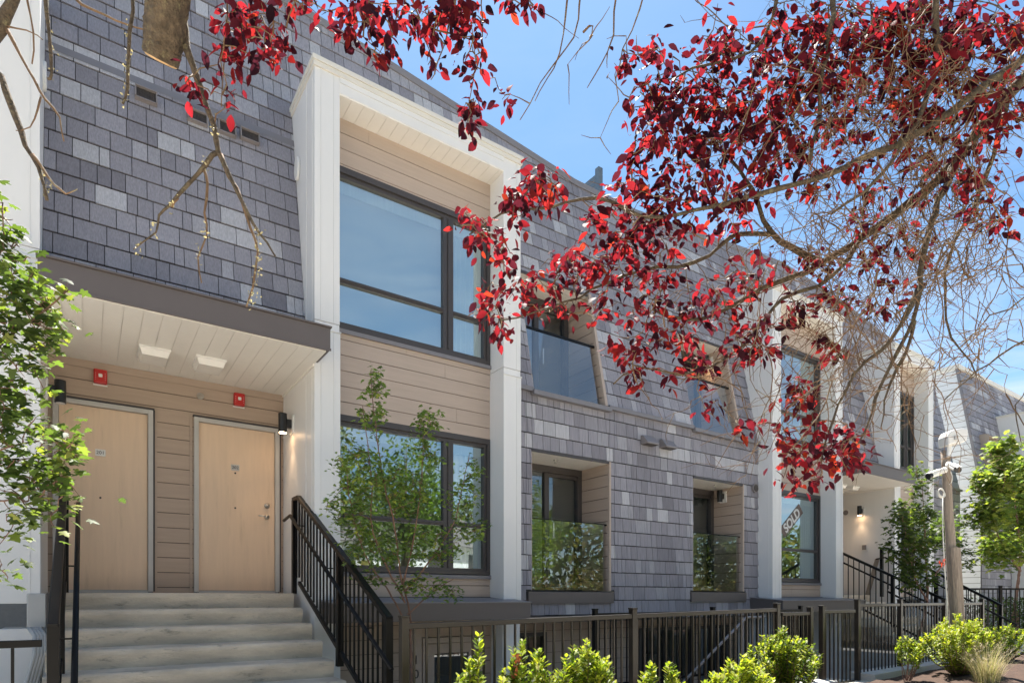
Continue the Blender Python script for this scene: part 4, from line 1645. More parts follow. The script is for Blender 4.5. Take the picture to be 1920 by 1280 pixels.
T.limb([at(382, 315, 2.2), at(390, 345, 2.2), at(382, 400, 2.2), at(388, 440, 2.2), at(372, 480, 2.2), at(378, 530, 2.2)], .006, .002, 6, .004, big=False)
T.limb([at(414, 290, 2.2), at(428, 330, 2.2), at(455, 380, 2.2), at(470, 430, 2.2), at(482, 470, 2.2), at(472, 540, 2.2), at(462, 575, 2.2)], .008, .003, 6, .004, big=False)
T.limb([at(320, 385, 2.2), at(335, 372, 2.2)], .006, .003, 5, .004, big=False)
# lichen tufts on the hanging twigs
lich = []
for u, v in ((240, 60), (241, 95), (237, 130), (236, 170), (231, 190), (95, 60), (97, 95), (99, 130), (483, 435), (485, 455), (486, 475), (484, 500), (480, 520), (478, 545), (470, 565), (388, 440), (290, 430), (262, 466),
             (322, 383), (385, 300), (400, 240), (372, 478), (82, 330), (88, 350)):
    for _ in range(10):
        lich.append(at(u + T.r.gauss(0, 3.5), v + T.r.gauss(0, 10), 2.15 + T.r.gauss(0, .01)))

# leaf bunches: photo regions (u, v, ru, rv, bunches, depth)
BL = [(470, 55, 55, 50, 16, 2.25), (425, 25, 35, 25, 6, 2.25), (505, 95, 25, 25, 5, 2.25), (360, 165, 14, 14, 2, 2.2), (418, 200, 14, 14, 2, 2.2), (425, 125, 18, 40, 4, 2.2), (450, 95, 20, 25, 4, 2.2),
      (640, 25, 55, 22, 8, 2.3), (690, 50, 35, 45, 12, 2.3), (715, 100, 18, 15, 3, 2.3), (560, 15, 30, 16, 4, 2.3), (780, 22, 50, 18, 8, 2.35), (855, 45, 38, 38, 14, 2.35), (870, 20, 60, 20, 9, 2.35), (885, 110, 14, 40, 6, 2.35),
      (880, 215, 18, 32, 8, 2.35), (950, 190, 16, 10, 2, 2.35), (812, 130, 14, 18, 2, 2.35), (980, 8, 50, 14, 5, 2.35), (800, 60, 20, 20, 3, 2.35),
      (1220, 118, 45, 35, 9, 2.45), (1165, 122, 14, 12, 2, 2.45), (1235, 170, 50, 40, 14, 2.45), (1225, 235, 55, 40, 16, 2.5), (1260, 330, 80, 60, 34, 2.5), (1310, 250, 70, 70, 32, 2.5), (1390, 160, 80, 90, 44, 2.5), (1390, 300, 90, 70, 34, 2.5),
      (1340, 60, 40, 45, 9, 2.45), (1500, 180, 90, 110, 48, 2.5), (1600, 90, 100, 80, 44, 2.5), (1490, 60, 60, 50, 18, 2.5), (1720, 70, 90, 65, 61, 2.5), (1830, 70, 85, 65, 54, 2.5), (1870, 190, 50, 60, 23, 2.6), (1650, 230, 95, 80, 34, 2.6),
      (1770, 190, 80, 60, 37, 2.6), (1520, 320, 80, 50, 20, 2.55), (1310, 420, 100, 45, 26, 2.55), (1190, 380, 45, 40, 12, 2.5), (1150, 440, 45, 40, 12, 2.5), (1015, 360, 35, 35, 11, 2.4), (965, 395, 30, 28, 10, 2.4), (890, 425, 32, 24, 9, 2.4),
      (940, 470, 18, 30, 5, 2.45), (1020, 345, 22, 18, 5, 2.4), (955, 545, 35, 20, 8, 2.6), (930, 590, 30, 20, 6, 2.6), (938, 628, 12, 8, 2, 2.6), (1050, 520, 45, 25, 12, 2.6), (1090, 500, 50, 28, 12, 2.6), (1190, 480, 80, 40, 22, 2.65),
      (1040, 580, 50, 22, 8, 2.6), (1200, 550, 70, 40, 20, 2.65), (1117, 602, 9, 9, 2, 2.65), (1180, 660, 35, 20, 8, 2.6), (1195, 710, 16, 28, 6, 2.6), (1270, 620, 60, 35, 14, 2.65), (1285, 700, 35, 22, 8, 2.6), (1350, 570, 60, 35, 14, 2.7),
      (1370, 660, 35, 25, 6, 2.65), (1430, 650, 45, 40, 12, 2.65), (1345, 772, 22, 8, 2, 2.6), (1400, 805, 16, 8, 2, 2.6), (1490, 740, 30, 25, 6, 2.6), (1510, 770, 25, 30, 7, 2.6), (1545, 655, 28, 20, 7, 2.6), (1480, 600, 50, 30, 7, 2.65), (1420, 510, 50, 40, 10, 2.75),
      (1560, 580, 60, 30, 9, 2.7), (1650, 470, 80, 50, 17, 2.7), (1780, 310, 80, 60, 23, 2.7), (1840, 380, 60, 50, 17, 2.7), (1600, 380, 80, 40, 10, 2.65),
      (1530, 825, 70, 35, 22, 2.55), (1570, 870, 50, 28, 13, 2.55), (1500, 880, 35, 28, 9, 2.55), (1605, 850, 25, 25, 6, 2.55), (1505, 915, 10, 10, 1, 2.55), (1660, 560, 50, 30, 5, 2.65), (1540, 500, 60, 30, 8, 2.75)]
cent = []
for u, v, ru, rv, n, d in BL:
    for _ in range(int(n * 1.3 + .5)):
        while True:
            a, b = T.r.uniform(-1, 1), T.r.uniform(-1, 1)
            if a * a + b * b <= 1:
                break
        ex = 1.0 + (.4 if T.r.random() < .22 else .05)
        a, b = a * ex, b * ex
        cent.append(at(u + a * ru, v + b * rv - 8, d + T.r.gauss(0, .12)))
N0_ = np.array(T.nodes)
cent.sort(key=lambda c: float(np.min(np.linalg.norm(N0_ - np.array(c), axis=1))))
lp, ldir, lnor, lsz, lcol = [], [], [], [], []
PL = [(.060, .008, .014), (.095, .010, .015), (.030, .007, .013), (.125, .014, .014), (.018, .006, .011), (.15, .026, .012)]
for c in cent:
    T.reach(c, droop=.04)
    nl = T.r.choice((3, 4, 5, 6, 7, 8))
    shade = T.r.random()
    for i in range(nl):
        a = T.r.uniform(0, 2 * math.pi)
        d = Vector((math.cos(a) * .8, math.sin(a) * .8, T.r.uniform(-1.25, .1)))
        off = Vector([T.r.gauss(0, .021) for _ in range(3)])
        st_ = c + off
        lp.append(tuple(st_ + d.normalized() * .012))
        ldir.append(tuple(d))
        up = Vector((T.r.gauss(0, .45), T.r.gauss(0, .45), 1.0))
        if T.r.random() < .25:
            up = Vector((T.r.gauss(0, 1), T.r.gauss(0, 1), T.r.gauss(0, 1)))
        lnor.append(tuple(up))
        lsz.append(T.r.uniform(.027, .058) * (1.0 if T.r.random() > .15 else .6))
        cc = T.r.choices(PL, [.26, .22, .22, .11, .15, .04])[0]
        k = T.r.uniform(.8, 1.25)
        lcol.append([q * k for q in cc])
# bare twig tangle on the right and hanging sprays
for u, v, ru, rv, n, d in ((1700, 430, 170, 110, 150, 2.7), (1780, 350, 120, 140, 110, 2.7), (1620, 560, 120, 90, 70, 2.65), (1500, 450, 130, 80, 60, 2.7), (1600, 250, 180, 160, 110, 2.5), (1840, 480, 80, 110, 60, 2.8),
                           (1700, 640, 110, 90, 40, 2.65), (1640, 760, 80, 80, 26, 2.6), (1860, 660, 60, 60, 20, 3.0), (1480, 660, 110, 90, 34, 2.65), (1400, 740, 80, 60, 12, 2.62), (1250, 560, 120, 90, 30, 2.65), (1800, 150, 120, 120, 60, 2.5),
                           (1110, 120, 70, 90, 10, 2.35), (1150, 350, 60, 60, 6, 2.4), (1500, 790, 60, 50, 8, 2.58), (1250, 760, 60, 30, 5, 2.6), (1100, 260, 40, 30, 3, 2.4)):
    for _ in range(int(n * 1.3)):
        a, b = T.r.gauss(0, .55), T.r.gauss(0, .55)
        T.reach(at(u + a * ru, v + b * rv, d + T.r.gauss(0, .15)), r0=.0024, r1=.0009, droop=T.r.uniform(-.06, .10), wob=.007, maxlen=.6)
# long fine drooping sprays in the right half of the crown
RV, UV = Vector((CS, -SN, 0)), Vector((0, 0, 1))
FV = Vector((SN, CS, 0))
base_nodes = []
for p in T.nodes:
    q = Vector(p)
    f_ = q.dot(FV)
    if f_ < 1.2:
        continue
    u_ = 960 + F_PX * q.dot(RV) / f_
    v_ = HOR - F_PX * q.z / f_
    if 1330 < u_ < 2000 and -60 < v_ < 760:
        base_nodes.append((q, u_, v_))
def spray(p, ang, L, r0, depth):
    n_ = max(4, int(L / .04))
    a_ = ang
    dz = T.r.gauss(0, .35)
    q = p.copy()
    pts_ = [q.copy()]
    bend = T.r.gauss(0, .035)
    for j in range(n_):
        a_ += bend + T.r.gauss(0, .19)
        a_ += .03 * math.sin(-math.pi / 2 - a_)
        d_ = (RV * math.cos(a_) + UV * math.sin(a_) + FV * dz).normalized()
        q = q + d_ * (L / n_)
        pts_.append(q.copy())
        if depth and T.r.random() < .30:
            spray(q, a_ + T.r.choice((-1, 1)) * T.r.uniform(.4, 1.0), L * T.r.uniform(.25, .5), r0 * .65, depth - 1)
    T.twig.tube(pts_, [r0 * (1 - .65 * j / n_) for j in range(n_ + 1)], 4, cap=False)
for _ in range(620):
    q, u_, v_ = T.r.choice(base_nodes)
    if u_ < 1560 and T.r.random() < .65:
        continue
    spray(q, math.radians(T.r.gauss(222, 48)), T.r.uniform(.15, .52), T.r.uniform(.0018, .0034), 2)
wd = T.wood.build('trunk', M['bark'], plum, smooth=True)
tw = T.twig.build('twigs', M['twig'], plum, smooth=True)
lv = leaf_object('foliage', [scatter(leaf_oval(), lp, ldir, lnor, lsz, lcol)], M['leaf_red'], plum)
lc = np.array([tuple(p) for p in lich])
k_ = len(lc)
lo2 = leaf_object('lichen', [scatter(leaf_small(), lc, np_r.normal(0, 1, (k_, 3)), np_r.normal(0, 1, (k_, 3)), np_r.uniform(.006, .014, k_), np.tile([[.36, .32, .19]], (k_, 1)) * np_r.uniform(.6, 1.2, (k_, 1)))], M['grass'], plum)
lo2['kind'] = 'stuff'
# sawn-off limb stub
sb = MB()
top_ = at(322, -110, 2.2)
pts = [at(322, -110, 2.06), at(316, -20, 2.10), at(311, 30, 2.14), at(306, 80, 2.18), at(302, 112, 2.205)]
_rp, _rr = [], []
for i in range(4):
    for j in range(9):
        _rp.append(pts[i].lerp(pts[i + 1], j / 9))
        _rr.append([.076, .068, .063, .060, .058][i] + ([.068, .063, .060, .058][i] - [.076, .068, .063, .060][i]) * j / 9)
_rp.append(pts[-1])
_rr.append(.058)
sb.tube(_rp, _rr, 30)
for i, p in enumerate(sb.v):
    c_ = _rp[i // 30]
    k_j = 1 + rnd.gauss(0, .022) + .03 * math.sin((i % 30) * 1.26 + (i // 30) * .12)
    q_ = c_ + (Vector(p) - c_) * k_j
    sb.v[i] = tuple(q_)
st = sb.build('sawn_limb', M['bark'], plum, smooth=False)
ce = MB()
ax = (pts[-1] - pts[-2]).normalized()
ce.tube([pts[-1] - ax * .002, pts[-1] + ax * .006], [.055, .048], 18)
ce.build('cut_end', M['cut'], st)
for o in (wd, tw, lv, lo2, st):
    o.matrix_parent_inverse = Matrix.Translation(-Vector(PO))

# ------------------------------------------------------------------ small maples
GREEN = [(.070, .100, .032), (.092, .132, .040), (.050, .074, .028), (.135, .17, .045), (.20, .215, .055)]
def maple(name, base, stems, blobs, label, leaf=.05, seed=5, wts=(.3, .28, .2, .15, .07), stem_r=.016, group='small green maples', bright=1.0, tmpl=None, per=(5, 9), dens=1.0):
    t = empty(name, base, label, 'tree', group)
    B = Vector(base)
    Tm = Tree(seed)
    for i, st_ in enumerate(stems):
        Tm.limb([Vector(p) for p in st_], stem_r * (1 if i == 0 else .7), .003, 7, .006)
    low = min(p[2] for st_ in stems for p in st_)
    cs = []
    for (c, r, n) in blobs:
        for _ in range(int(n * dens)):
            while True:
                q = Vector((Tm.r.uniform(-1, 1), Tm.r.uniform(-1, 1), Tm.r.uniform(-1, 1)))
                if q.length <= 1:
                    break
            cs.append(Vector((c[0] + q.x * r[0], c[1] + q.y * r[1], c[2] + q.z * r[2])))
    nn = np.array([p for p in Tm.nodes])
    cs.sort(key=lambda c: float(np.min(np.linalg.norm(nn - np.array(c), axis=1))))
    # keep the lowest part of the stems free of twigs
    Tm.nodes = [p for p in Tm.nodes if p[2] > low + .5] or Tm.nodes
    P, D, Nn, S, C = [], [], [], [], []
    for c in cs:
        Tm.reach(c, r0=.0032, r1=.0012, droop=.05)
        hub = Tm.r.uniform(0, 6.28)
        for i in range(Tm.r.randint(*per)):
            a = Tm.r.uniform(0, 6.28)
            d = Vector((math.cos(a), math.sin(a), Tm.r.uniform(-.75, .15)))
            off = Vector([Tm.r.gauss(0, leaf * .75) for _ in range(3)])
            P.append(tuple(c + off))
            D.append(tuple(d))
            Nn.append((Tm.r.gauss(0, .35), Tm.r.gauss(0, .35), 1))
            S.append(leaf * Tm.r.uniform(.65, 1.2))
            k = Tm.r.uniform(.8, 1.2) * bright
            C.append([q * k for q in Tm.r.choices(GREEN, wts)[0]])
    a = Tm.wood.build('trunk', M['maple_bark'], t, smooth=True)
    b = Tm.twig.build('twigs', M['maple_bark'], t, smooth=True)
    c = leaf_object('foliage', [scatter(tmpl or leaf_palm(), P, D, Nn, S, C)], M['leaf_green'], t)
    for o in (a, b, c):
        o.matrix_parent_inverse = Matrix.Translation(-B)
    return t

# left edge
def A(u, v, d):
    return tuple(at(u, v, d))
maple('maple_tree', (-.62, 3.2, -1.27), [[(-.62, 3.2, -1.3), (-.6, 3.2, 0), A(-60, 800, 2.75), A(-40, 620, 2.7), A(5, 450, 2.7), A(5, 380, 2.7)], [(-.6, 3.2, -.3), A(-60, 900, 2.6), A(40, 830, 2.6), A(120, 830, 2.6)],
      [(-.6, 3.2, -.2), A(-60, 960, 2.6), A(10, 940, 2.6), A(110, 900, 2.6)], [(-.6, 3.2, .3), A(-50, 700, 2.7), A(60, 600, 2.7), A(120, 550, 2.7)]],
      [(A(10, 440, 2.7), (.07, .10, .13), 13), (A(25, 520, 2.7), (.12, .12, .18), 30), (A(45, 600, 2.7), (.15, .12, .16), 30), (A(95, 550, 2.7), (.10, .08, .10), 9), (A(25, 690, 2.7), (.13, .12, .18), 28), (A(90, 630, 2.7), (.09, .08, .08), 8),
       (A(20, 790, 2.65), (.13, .1, .16), 22), (A(60, 850, 2.6), (.16, .1, .14), 30), (A(120, 830, 2.6), (.09, .08, .10), 10), (A(30, 930, 2.6), (.13, .1, .12), 20), (A(100, 920, 2.6), (.10, .08, .09), 11), (A(10, 1010, 2.6), (.05, .06, .05), 3), (A(8, 1070, 2.6), (.05, .05, .06), 4),
       (A(5, 360, 2.7), (.03, .05, .05), 2), (A(90, 985, 2.6), (.06, .06, .04), 3)],
      'green maple with yellow tips covering the left edge of the picture', leaf=.047, seed=21, wts=(.29, .28, .20, .14, .09), per=(3, 5), dens=1.3, bright=1.05)
# multi-stem maple in front of the near bay
MB0 = (2.72, 5.75, -1.3)
def Q(u, v, y=5.6):
    a = (u - 960) / F_PX
    d = y / (CS - SN * a)
    return tuple(at(u, v, d))
maple('maple_tree', MB0, [[MB0, Q(770, 1170, 5.75), Q(752, 1080), Q(738, 980), Q(715, 880), Q(700, 760), Q(696, 690)], [Q(768, 1180, 5.75), Q(730, 1110), Q(690, 1050), Q(660, 960), Q(650, 880)],
      [Q(755, 1100), Q(775, 1010), Q(790, 900), Q(795, 790)], [Q(757, 1110), Q(800, 1060), Q(850, 980), Q(870, 900), Q(880, 850)], [Q(760, 1130), Q(700, 1000), Q(697, 900), Q(680, 760)], [Q(765, 1150), Q(810, 1110), Q(850, 1085)]],
      [(Q(700, 720), (.10, .12, .16), 12), (Q(700, 790), (.14, .15, .18), 14), (Q(800, 790), (.14, .16, .15), 18), (Q(805, 850), (.15, .18, .16), 18), (Q(680, 880), (.27, .26, .24), 58), (Q(660, 960), (.25, .26, .22), 46), (Q(760, 920), (.28, .26, .26), 54),
       (Q(870, 930), (.20, .2, .24), 26), (Q(880, 990), (.22, .2, .14), 20), (Q(700, 1030), (.30, .26, .18), 32), (Q(810, 1020), (.30, .26, .2), 40), (Q(790, 1095), (.26, .2, .10), 20), (Q(845, 1112), (.12, .15, .06), 7), (Q(700, 1085), (.16, .2, .08), 8), (Q(885, 880), (.10, .12, .12), 8)],
      'slender multi-stem green maple in front of the near bay window', leaf=.047, seed=22, wts=(.28, .34, .18, .14, .06), bright=1.85, per=(4, 7), dens=1.75)
# slim maple by the far stairs
B3 = (12.35, 5.15, -1.2)
def Q3(u, v, y=5.15):
    return Q(u, v, y)
maple('maple_tree', B3, [[B3, Q3(1738, 1130), Q3(1736, 1050), Q3(1732, 960), Q3(1728, 880)], [Q3(1738, 1125), Q3(1715, 1080), Q3(1700, 1010), Q3(1690, 960)], [Q3(1737, 1100), Q3(1775, 1040), Q3(1790, 960)]],
      [(Q3(1728, 900), (.22, .2, .3), 14), (Q3(1715, 960), (.45, .3, .3), 32), (Q3(1705, 1020), (.55, .35, .35), 44), (Q3(1750, 1000), (.45, .35, .4), 34), (Q3(1780, 990), (.45, .35, .4), 28), (Q3(1720, 1075), (.55, .35, .28), 34), (Q3(1800, 1040), (.35, .3, .3), 16), (Q3(1690, 975), (.3, .2, .3), 10)],
      'slim dark green maple between the far steps and the timber post', leaf=.085, seed=23, wts=(.34, .3, .26, .08, .02), per=(6, 10), stem_r=.03, bright=1.0, dens=1.6)
# bright maple far right
B4 = (21.2, 6.3, -1.2)
def Q4(u, v, y=6.3):
    return Q(u, v, y)
maple('maple_tree', B4, [[B4, Q4(1912, 1060), Q4(1908, 980), Q4(1896, 900), Q4(1882, 840)], [Q4(1912, 1070), Q4(1870, 1000), Q4(1855, 920)], [Q4(1912, 1060), Q4(1950, 980), Q4(1960, 900)]],
      [(Q4(1880, 840), (.35, .35, .35), 22), (Q4(1870, 900), (.6, .5, .5), 54), (Q4(1915, 900), (.7, .5, .6), 60), (Q4(1860, 960), (.55, .5, .5), 46), (Q4(1920, 980), (.8, .6, .7), 70), (Q4(1880, 1030), (.7, .5, .5), 46), (Q4(1970, 940), (.7, .6, 1.0), 50)],
      'bright yellow-green maple before the white gable at far right', leaf=.14, seed=24, wts=(.1, .25, .05, .32, .28), per=(7, 11), stem_r=.06, bright=1.3, dens=1.9)

# ------------------------------------------------------------------ shrubs
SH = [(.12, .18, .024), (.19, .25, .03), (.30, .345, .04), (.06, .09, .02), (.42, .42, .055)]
def shrub(base, h, rx, stems, label, seed, wts=(.28, .3, .2, .17, .05), leaf=.058, spread=.6, bare=.15, group='green evergreen shrubs in the planting bed', stemcol=None, dead=False):
    rr = random.Random(seed)
    t = empty('shrub', base, label, 'shrub', group)
    wdm = MB()
    P, D, Nn, S, C = [], [], [], [], []
    for i in range(stems):
        a = rr.uniform(0, 6.28)
        rad = rx * math.sqrt(rr.random())
        hh = h * (1 - .38 * (rad / rx) ** 1.5) * rr.uniform(.82, 1.03)
        tip = Vector((math.cos(a) * rad, math.sin(a) * rad * .8, hh))
        b0 = Vector((tip.x * .12, tip.y * .12, 0))
        pts = []
        for k in range(7):
            q = k / 6
            p = b0.lerp(tip, q)
            p.x += (tip.x - b0.x) * .25 * math.sin(q * 3.1)
            p.y += (tip.y - b0.y) * .25 * math.sin(q * 3.1)
            pts.append(p + Vector((rr.gauss(0, .008), rr.gauss(0, .008), 0)))
        wdm.tube(pts, [.006 - .0042 * k / 6 for k in range(7)], 5)
        n = int(20 * hh / .8) + 5
        for k in range(n):
            q = bare + (1 - bare) * (k / n) ** .75
            f = q * 6
            i0 = min(int(f), 5)
            p = pts[i0].lerp(pts[i0 + 1], f - i0)
            for side in (0, 1, 2):
                an = k * 2.4 + side * 2.1 + rr.uniform(-.4, .4)
                e = .35 + 1.0 * q
                d = Vector((math.cos(an), math.sin(an), e * rr.uniform(.5, 1.1)))
                P.append(tuple(p + d.normalized() * .008))
                D.append(tuple(d))
                Nn.append((rr.gauss(0, .3) - math.cos(an) * .5, rr.gauss(0, .3) - math.sin(an) * .5, 1))
                S.append(leaf * rr.uniform(.6, 1.15) * (1 if q < .93 else .75))
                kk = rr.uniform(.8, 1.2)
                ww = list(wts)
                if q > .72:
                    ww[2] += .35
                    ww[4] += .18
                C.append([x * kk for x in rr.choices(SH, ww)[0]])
    wdm.build('stems', M['maple_bark'], t, smooth=True)
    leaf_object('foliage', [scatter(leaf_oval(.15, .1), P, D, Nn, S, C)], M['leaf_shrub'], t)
    if dead:
        pp, dd = [], []
        for k in range(70):
            z = rr.uniform(.1, h * .8)
            pp.append((-.16 + rr.gauss(0, .02), -.05 + rr.gauss(0, .02), z))
            dd.append((rr.gauss(0, 1), rr.gauss(0, 1), .6))
        leaf_object('withered_shoot', [scatter(leaf_oval(.4, .3), pp, dd, np_r.normal(0, 1, (70, 3)), [rr.uniform(.03, .05) for _ in pp], [[.22, .07, .045]] * 70)], M['leaf_shrub'], t)
    return t
def onG(u, y, z):
    a = (u - 960) / F_PX
    d = y / (CS - SN * a)
    p = at(u, HOR, d)
    return (p.x, p.y, ground_z(p.x) + .06), z - ground_z(p.x) - .06
SPEC = [(893, 3.7, -.30, .15, 9, 'narrow green shrub nearest the stair railing', .10), (992, 3.75, -.29, .25, 20, 'green shrub beside a withered red shoot before the fence', 0), (1100, 3.7, -.36, .27, 26, 'spreading green shrub below the middle of the fence', 0),
        (1238, 3.6, -.54, .23, 14, 'low spiky green shrub at the bottom edge of the picture', 0), (1392, 3.2, -.53, .34, 36, 'bright yellow-green shrub at the bottom edge left of the gate', 2), (1470, 3.72, -.29, .42, 48, 'tall bushy shrub with dark heart in front of the gate panel', 1),
        (1700, 3.6, -.42, .20, 9, 'small open shrub on a bare crooked stem in the mulch', 0), (1800, 3.45, -.22, .52, 60, 'bright yellow-green shrub at the foot of the timber post', 2), (1880, 3.72, -.42, .50, 36, 'dull green shrub behind the dry grass at the right edge', 3)]
for i, (u, y, zt_, rx, n, lb, sty) in enumerate(SPEC):
    b, h = onG(u, y, zt_)
    wt = {0: (.3, .32, .2, .15, .03), .10: (.3, .32, .2, .15, .03), 1: (.34, .22, .08, .33, .03), 2: (.14, .26, .32, .10, .18), 3: (.42, .2, .05, .33, 0)}[sty]
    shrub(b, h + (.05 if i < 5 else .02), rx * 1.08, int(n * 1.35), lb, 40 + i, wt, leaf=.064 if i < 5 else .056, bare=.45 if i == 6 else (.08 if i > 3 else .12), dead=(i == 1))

# dry grass clump
b0, hh = onG(1850, 3.0, -.80)
rr = random.Random(77)
gm = MB()
for i in range(520):
    a = rr.uniform(0, 6.28)
    rad = rr.uniform(0, .16)
    p = Vector((math.cos(a) * rad, math.sin(a) * rad, 0))
    L = rr.uniform(.28, .62)
    out = rr.uniform(.15, .62)
    wv = rr.uniform(.0014, .0032)
    side = Vector((-math.sin(a), math.cos(a), 0))
    c0 = rr.choice(((.42, .36, .20), (.50, .44, .27), (.34, .34, .14), (.26, .30, .10), (.56, .50, .34)))
    pts = []
    for k in range(6):
        q = k / 5
        pts.append(p + Vector((math.cos(a) * out * L * q ** 1.6, math.sin(a) * out * L * q ** 1.6, L * (q - .35 * q * q * out * 1.6))))
    o = len(gm.v)
    for k, q in enumerate(pts):
        ww = wv * (1 - .75 * k / 5)
        gm.v += [tuple(q - side * ww), tuple(q + side * ww)]
        gm.c += [c0, c0]
    for k in range(5):
        gm.f.append((o + 2 * k, o + 2 * k + 1, o + 2 * k + 3, o + 2 * k + 2))
    if i % 5 == 0:                              # seed plume
        for j in range(9):
            q = pts[-1] + (pts[-1] - pts[-2]) * (j * .09 - .3)
            d = Vector((rr.gauss(0, .012), rr.gauss(0, .012), .012 + rr.gauss(0, .006)))
            gm.add([q, q + d + side * .002, q + d * 1.7, q + d - side * .002], [(0, 1, 2, 3)], (.55, .47, .33))
for dx, dy in ((.45, .15), (-.30, .1), (.2, -.25)):
    pass
gt = gm.build('grass_clump', M['grass'])
gt.location = b0
tag(gt, 'clump of dry feathery ornamental grass at the bottom right corner', 'grass')

# hedge beyond the far fence
t = empty('hedge', (19.9, 6.0, -1.1), 'dark clipped hedge behind the black fence at far right', 'hedge')
n = 5200
P = np_r.uniform((-1.2, -1.6, 0), (2.6, .9, 1.05), (n, 3))
cc = np.array(GREEN)[np_r.choice(3, n)] * np_r.uniform(.6, 1.1, (n, 1))
leaf_object('foliage', [scatter(leaf_small(), P, np_r.normal(0, 1, (n, 3)), np_r.normal(0, 1, (n, 3)) + np.array([0, 0, .8]), np_r.uniform(.05, .09, n), cc)], M['leaf_green'], t)
b = MB()
for i in range(14):
    x, y = rnd.uniform(-1.1, 2.4), rnd.uniform(-1.4, .8)
    b.tube([(x, y, -.1), (x + .05, y, .5), (x - .05, y + .05, .95)], [.02, .014, .006], 5)
b.build('stems', M['maple_bark'], t)

# ------------------------------------------------------------------ timber post with cameras
pb_ = Vector(onG(1797, 3.75, 0)[0])
t = empty('timber_post', tuple(pb_), 'leaning weathered timber post doubled at its foot', 'post')
topP = at(1772, 845, 9.05) - pb_
botP = Vector((0, 0, -.1))
def pline(k):
    return botP.lerp(topP, k)
m = MB()
ax = (topP - botP).normalized()
m.tube([pline(k / 14) + Vector((rnd.uniform(-.004, .004), rnd.uniform(-.004, .004), 0)) for k in range(15)], [.074 - .018 * k / 14 for k in range(15)], 14)
m.build('pole_shaft', M['pole'], t, smooth=True)
m = MB()
off = Vector((.055, -.05, 0))
m.tube([pline(k / 14) + off for k in range(9)], [.060 - .001 * k for k in range(9)], 10)
off2 = Vector((-.045, -.05, 0))
m.tube([pline(k / 14) + off2 for k in range(9)], [.06 for k in range(9)], 10)
m.build('splint', M['pole'], t)

hd = at(1786, 823, 9.0)
t = empty('floodlight', tuple(hd), 'white rounded box lamp on top of the timber post', 'floodlight')
cr_ = Vector((CS, -SN, 0))
fw = Vector((SN, CS, 0))
def loc(a, b_, c):
    return cr_ * a + fw * b_ + Vector((0, 0, c))
m = MB()
prof = [(x * .88, z * .88) for x, z in [(-.15, -.13), (-.165, .02), (-.13, .10), (-.05, .135), (.07, .15), (.165, .14), (.17, .05), (.155, -.05), (.05, -.10), (-.06, -.105)]]
n = len(prof)
m.add([loc(x, -.11, z) for x, z in prof] + [loc(x, .11, z) for x, z in prof], [tuple(range(n)), tuple(range(2 * n - 1, n - 1, -1))] + [(i, n + i, n + (i + 1) % n, (i + 1) % n) for i in range(n)])
o = m.build('housing', M['plastic_white'], t, bevel=.02)
fix_normals(o)
m = MB()
m.add([loc(-.06 + .05 * i, -.115, -.04 + .06 * j) for j in (0, 1) for i in (0, 1)] + [loc(-.06 + .05 * i, -.13, -.04 + .06 * j) for j in (0, 1) for i in (0, 1)],
      [(0, 1, 3, 2), (4, 6, 7, 5), (0, 4, 5, 1), (1, 5, 7, 3), (3, 7, 6, 2), (2, 6, 4, 0)])
o = m.build('bracket', M['downpipe'], t)
fix_normals(o)
m = MB()
m.tube([loc(-.06, -.02, -.1), loc(-.07, -.02, -.26)], .03, 10)
m.build('stem', M['plastic_white'], t)

def camera_thing(c, p0, p1, label):
    """bullet camera: ball mount at c, body from p0 to p1 (lens end)"""
    t = empty('security_camera', tuple(c), label, 'security camera', 'white security cameras on the timber post')
    m = MB()
    m.tube([p0 - c, p0.lerp(p1, .15) - c, p0.lerp(p1, .8) - c], [.03, .042, .042], 18)
    d = (p1 - p0).normalized()
    m.bar(p0.lerp(p1, .05) - c + Vector((0, 0, .042)), p0.lerp(p1, .98) - c + Vector((0, 0, .044)), .085, .008)
    m.build('camera_body', M['plastic_white'], t, smooth=False)
    m = MB()
    m.tube([p0.lerp(p1, .8) - c, p1 - c], [.0425, .041], 18)
    m.build('lens', M['plastic_black'], t)
    m = MB()
    m.tube([p0 - c - d * .10, p0 - c], [.045, .036], 16)
    m.tube([Vector((0, 0, 0)), p0 - c - d * .05], [.03, .03], 12)
    m.build('mount', M['plastic_white'], t, smooth=True)
D0 = 8.85
camera_thing(at(1768, 884, D0), at(1763, 884, D0 - .05), at(1740, 893, D0 - .15), 'white security camera aimed left on the timber post')
camera_thing(at(1779, 874, D0), at(1784, 873, D0 - .05), at(1797, 881, D0 - .28), 'white security camera with black face aimed forward on the post')
# cable loop and cable
t = empty('cable', tuple(at(1764, 925, 8.9)), 'white cable looped at the top and hanging beside the timber post', 'cable')
c0 = at(1764, 925, 8.9)
m = MB()
for ph in (0, .4, .9):
    m.tube([at(1764.5 + (5.5 + ph) * math.cos(a) + ph * 1.5, 924 + (9 - 2 * ph) * math.sin(a + ph * .6), 8.88 - .01 * ph) - c0 for a in [i * 2 * math.pi / 20 for i in range(21)]], .007, 6)
m.build('cable_loop', M['cable'], t, smooth=True)
m = MB()
m.tube([at(u, v, 8.9) - c0 for u, v in ((1768, 930), (1767.5, 980), (1769, 1020), (1771, 1060), (1774, 1100), (1776, 1130), (1777, 1190))], .008, 6)
m.tube([at(u, v, 8.75) - c0 for u, v in ((1783, 884), (1786, 893), (1785, 902), (1780, 908))], .005, 6)
m.build('cable_drop', M['cable'], t, smooth=True)
m = MB()
p = at(1768, 1060, 8.85)
